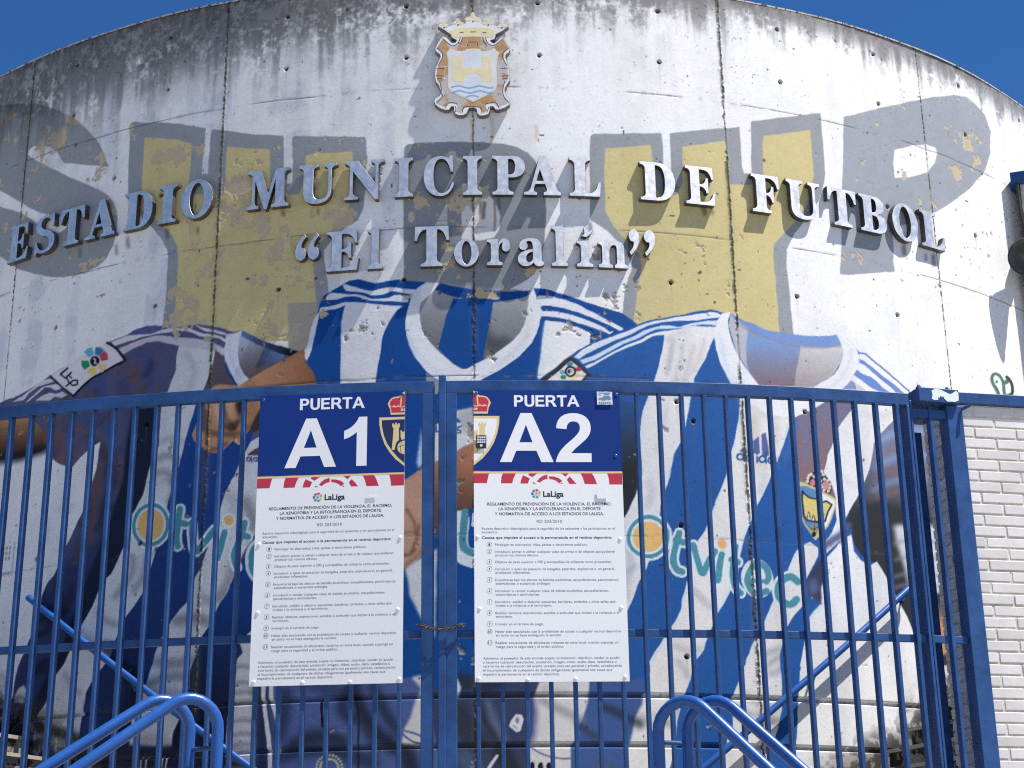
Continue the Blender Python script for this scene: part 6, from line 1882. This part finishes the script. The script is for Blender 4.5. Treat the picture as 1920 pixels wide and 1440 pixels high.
    for yb, n_, s_, xb in LINES:
        if not n_:
            continue
        tx = MB()
        x_, y_ = bx(916.5, yb - 2.4)
        text_into(tx, n_, x_ - (.0038 if len(n_) == 1 else .0075), y_ - .0062, D + .00026, width=.0075 if len(n_) == 1 else .0150, cap=.0125, bold=.014)
        tx.plate([ell(x_, y_, .0132, .0132, 24), ell(x_, y_, .0121, .0121, 24)], F, D + .00013, D + .00026)
        tx.build('rule_number', M_INK, o, weld=False)
    # plastic screw caps
    caps = [(895, 1016), (898, 1148), (895, 1272), (986, 1275), (1075, 1274), (1167, 1271), (1160, 1021), (1161, 1147)]
    for k, (x, y) in enumerate(caps + [(894, 741), (1155, 743), (1153, 863)]):
        x_, y_ = bx(x, y)
        if not right:
            x_ = BW - x_
        M = Matrix.Translation((x_, -.003, y_)) @ Matrix.Rotation(radians(90), 4, 'X')
        if k >= 8 and not right and k == 10:
            continue
        MB().lathe([(.0095, 0), (.0095, .001), (.008, .0028), (.004, .004), (0, .0042)], M, 16).build('screw_cap', M_CAP if k < 8 else M_BCAP, o, smooth=True)
    return o, F


bR, FF = board('white and blue board headed PUERTA A2 with printed stadium rules', .077, .832, True)
bL, FF = board('white and blue board headed PUERTA A1 with printed stadium rules', -1.03, -.2765, False)


def sticker(name, label, b_o, px, py, wd, ht, m_, extra=(), rz=0):
    x_, y_ = bx(px, py)
    loc = b_o.matrix_basis @ Vector((x_, -.0078, y_))
    o = thing(name, label, 'sticker', loc, b_o.rotation_euler.z)
    n_ = random.Random(int(px))
    out = []
    for (a, c_), (d_, e) in zip(((0, 0), (wd, 0), (wd, -ht), (0, -ht)), ((wd, 0), (wd, -ht), (0, -ht), (0, 0))):
        for k in range(5):
            t = k / 5
            out.append((a + (d_ - a) * t + n_.uniform(-.0012, .0012), c_ + (e - c_) * t + n_.uniform(-.0012, .0012)))
    MB().plate([out], FF, 0, .0007).build('paper', m_, o)
    for nm, mm, polys in extra:
        b = MB()
        for p in polys:
            b.plate([p], FF, .0008, .0013)
        b.build(nm, mm, o)
    return o


rect = lambda x, y, w_, h: [(x, y), (x, y - h), (x + w_, y - h), (x + w_, y)]
car = [(.008, -.040), (.012, -.034), (.030, -.031), (.038, -.022), (.062, -.022), (.071, -.031), (.074, -.042), (.060, -.046), (.052, -.042), (.044, -.048), (.026, -.048), (.020, -.043), (.012, -.046)]
sticker('sticker', 'small white sticker with a blue drawing on the upper corner of the A2 board', bR, 1118, 738, .080, .071, M_STK,
        [('drawing', M_STB, [car, rect(.009, -.005, .062, .004), rect(.010, -.016, .012, .004), rect(.036, -.011, .030, .006)] + [rect(.010 + .0105 * k, -.056, .0075, .010) for k in range(6)])])
sticker('sticker', 'small black sticker with white scrawl on the half shield of the A2 board', bR, 893, 824, .052, .070, M_STK2,
        [('scrawl', M_STK, [rect(.006 + .011 * (k % 4), -.006 - .013 * (k // 4), .0085, .009) for k in range(12)] + [rect(.020, -.048, .012, .012)])])
sticker('sticker', 'torn white paper remnant right of the league name on the A2 board', bR, 1117, 928, .057, .048, M_CAP)
x_ = (697 - 488) / 270 * 272 + 888.5
sticker('sticker', 'torn white paper remnant right of the league name on the A1 board', bL, x_, 927, .050, .022, M_CAP)
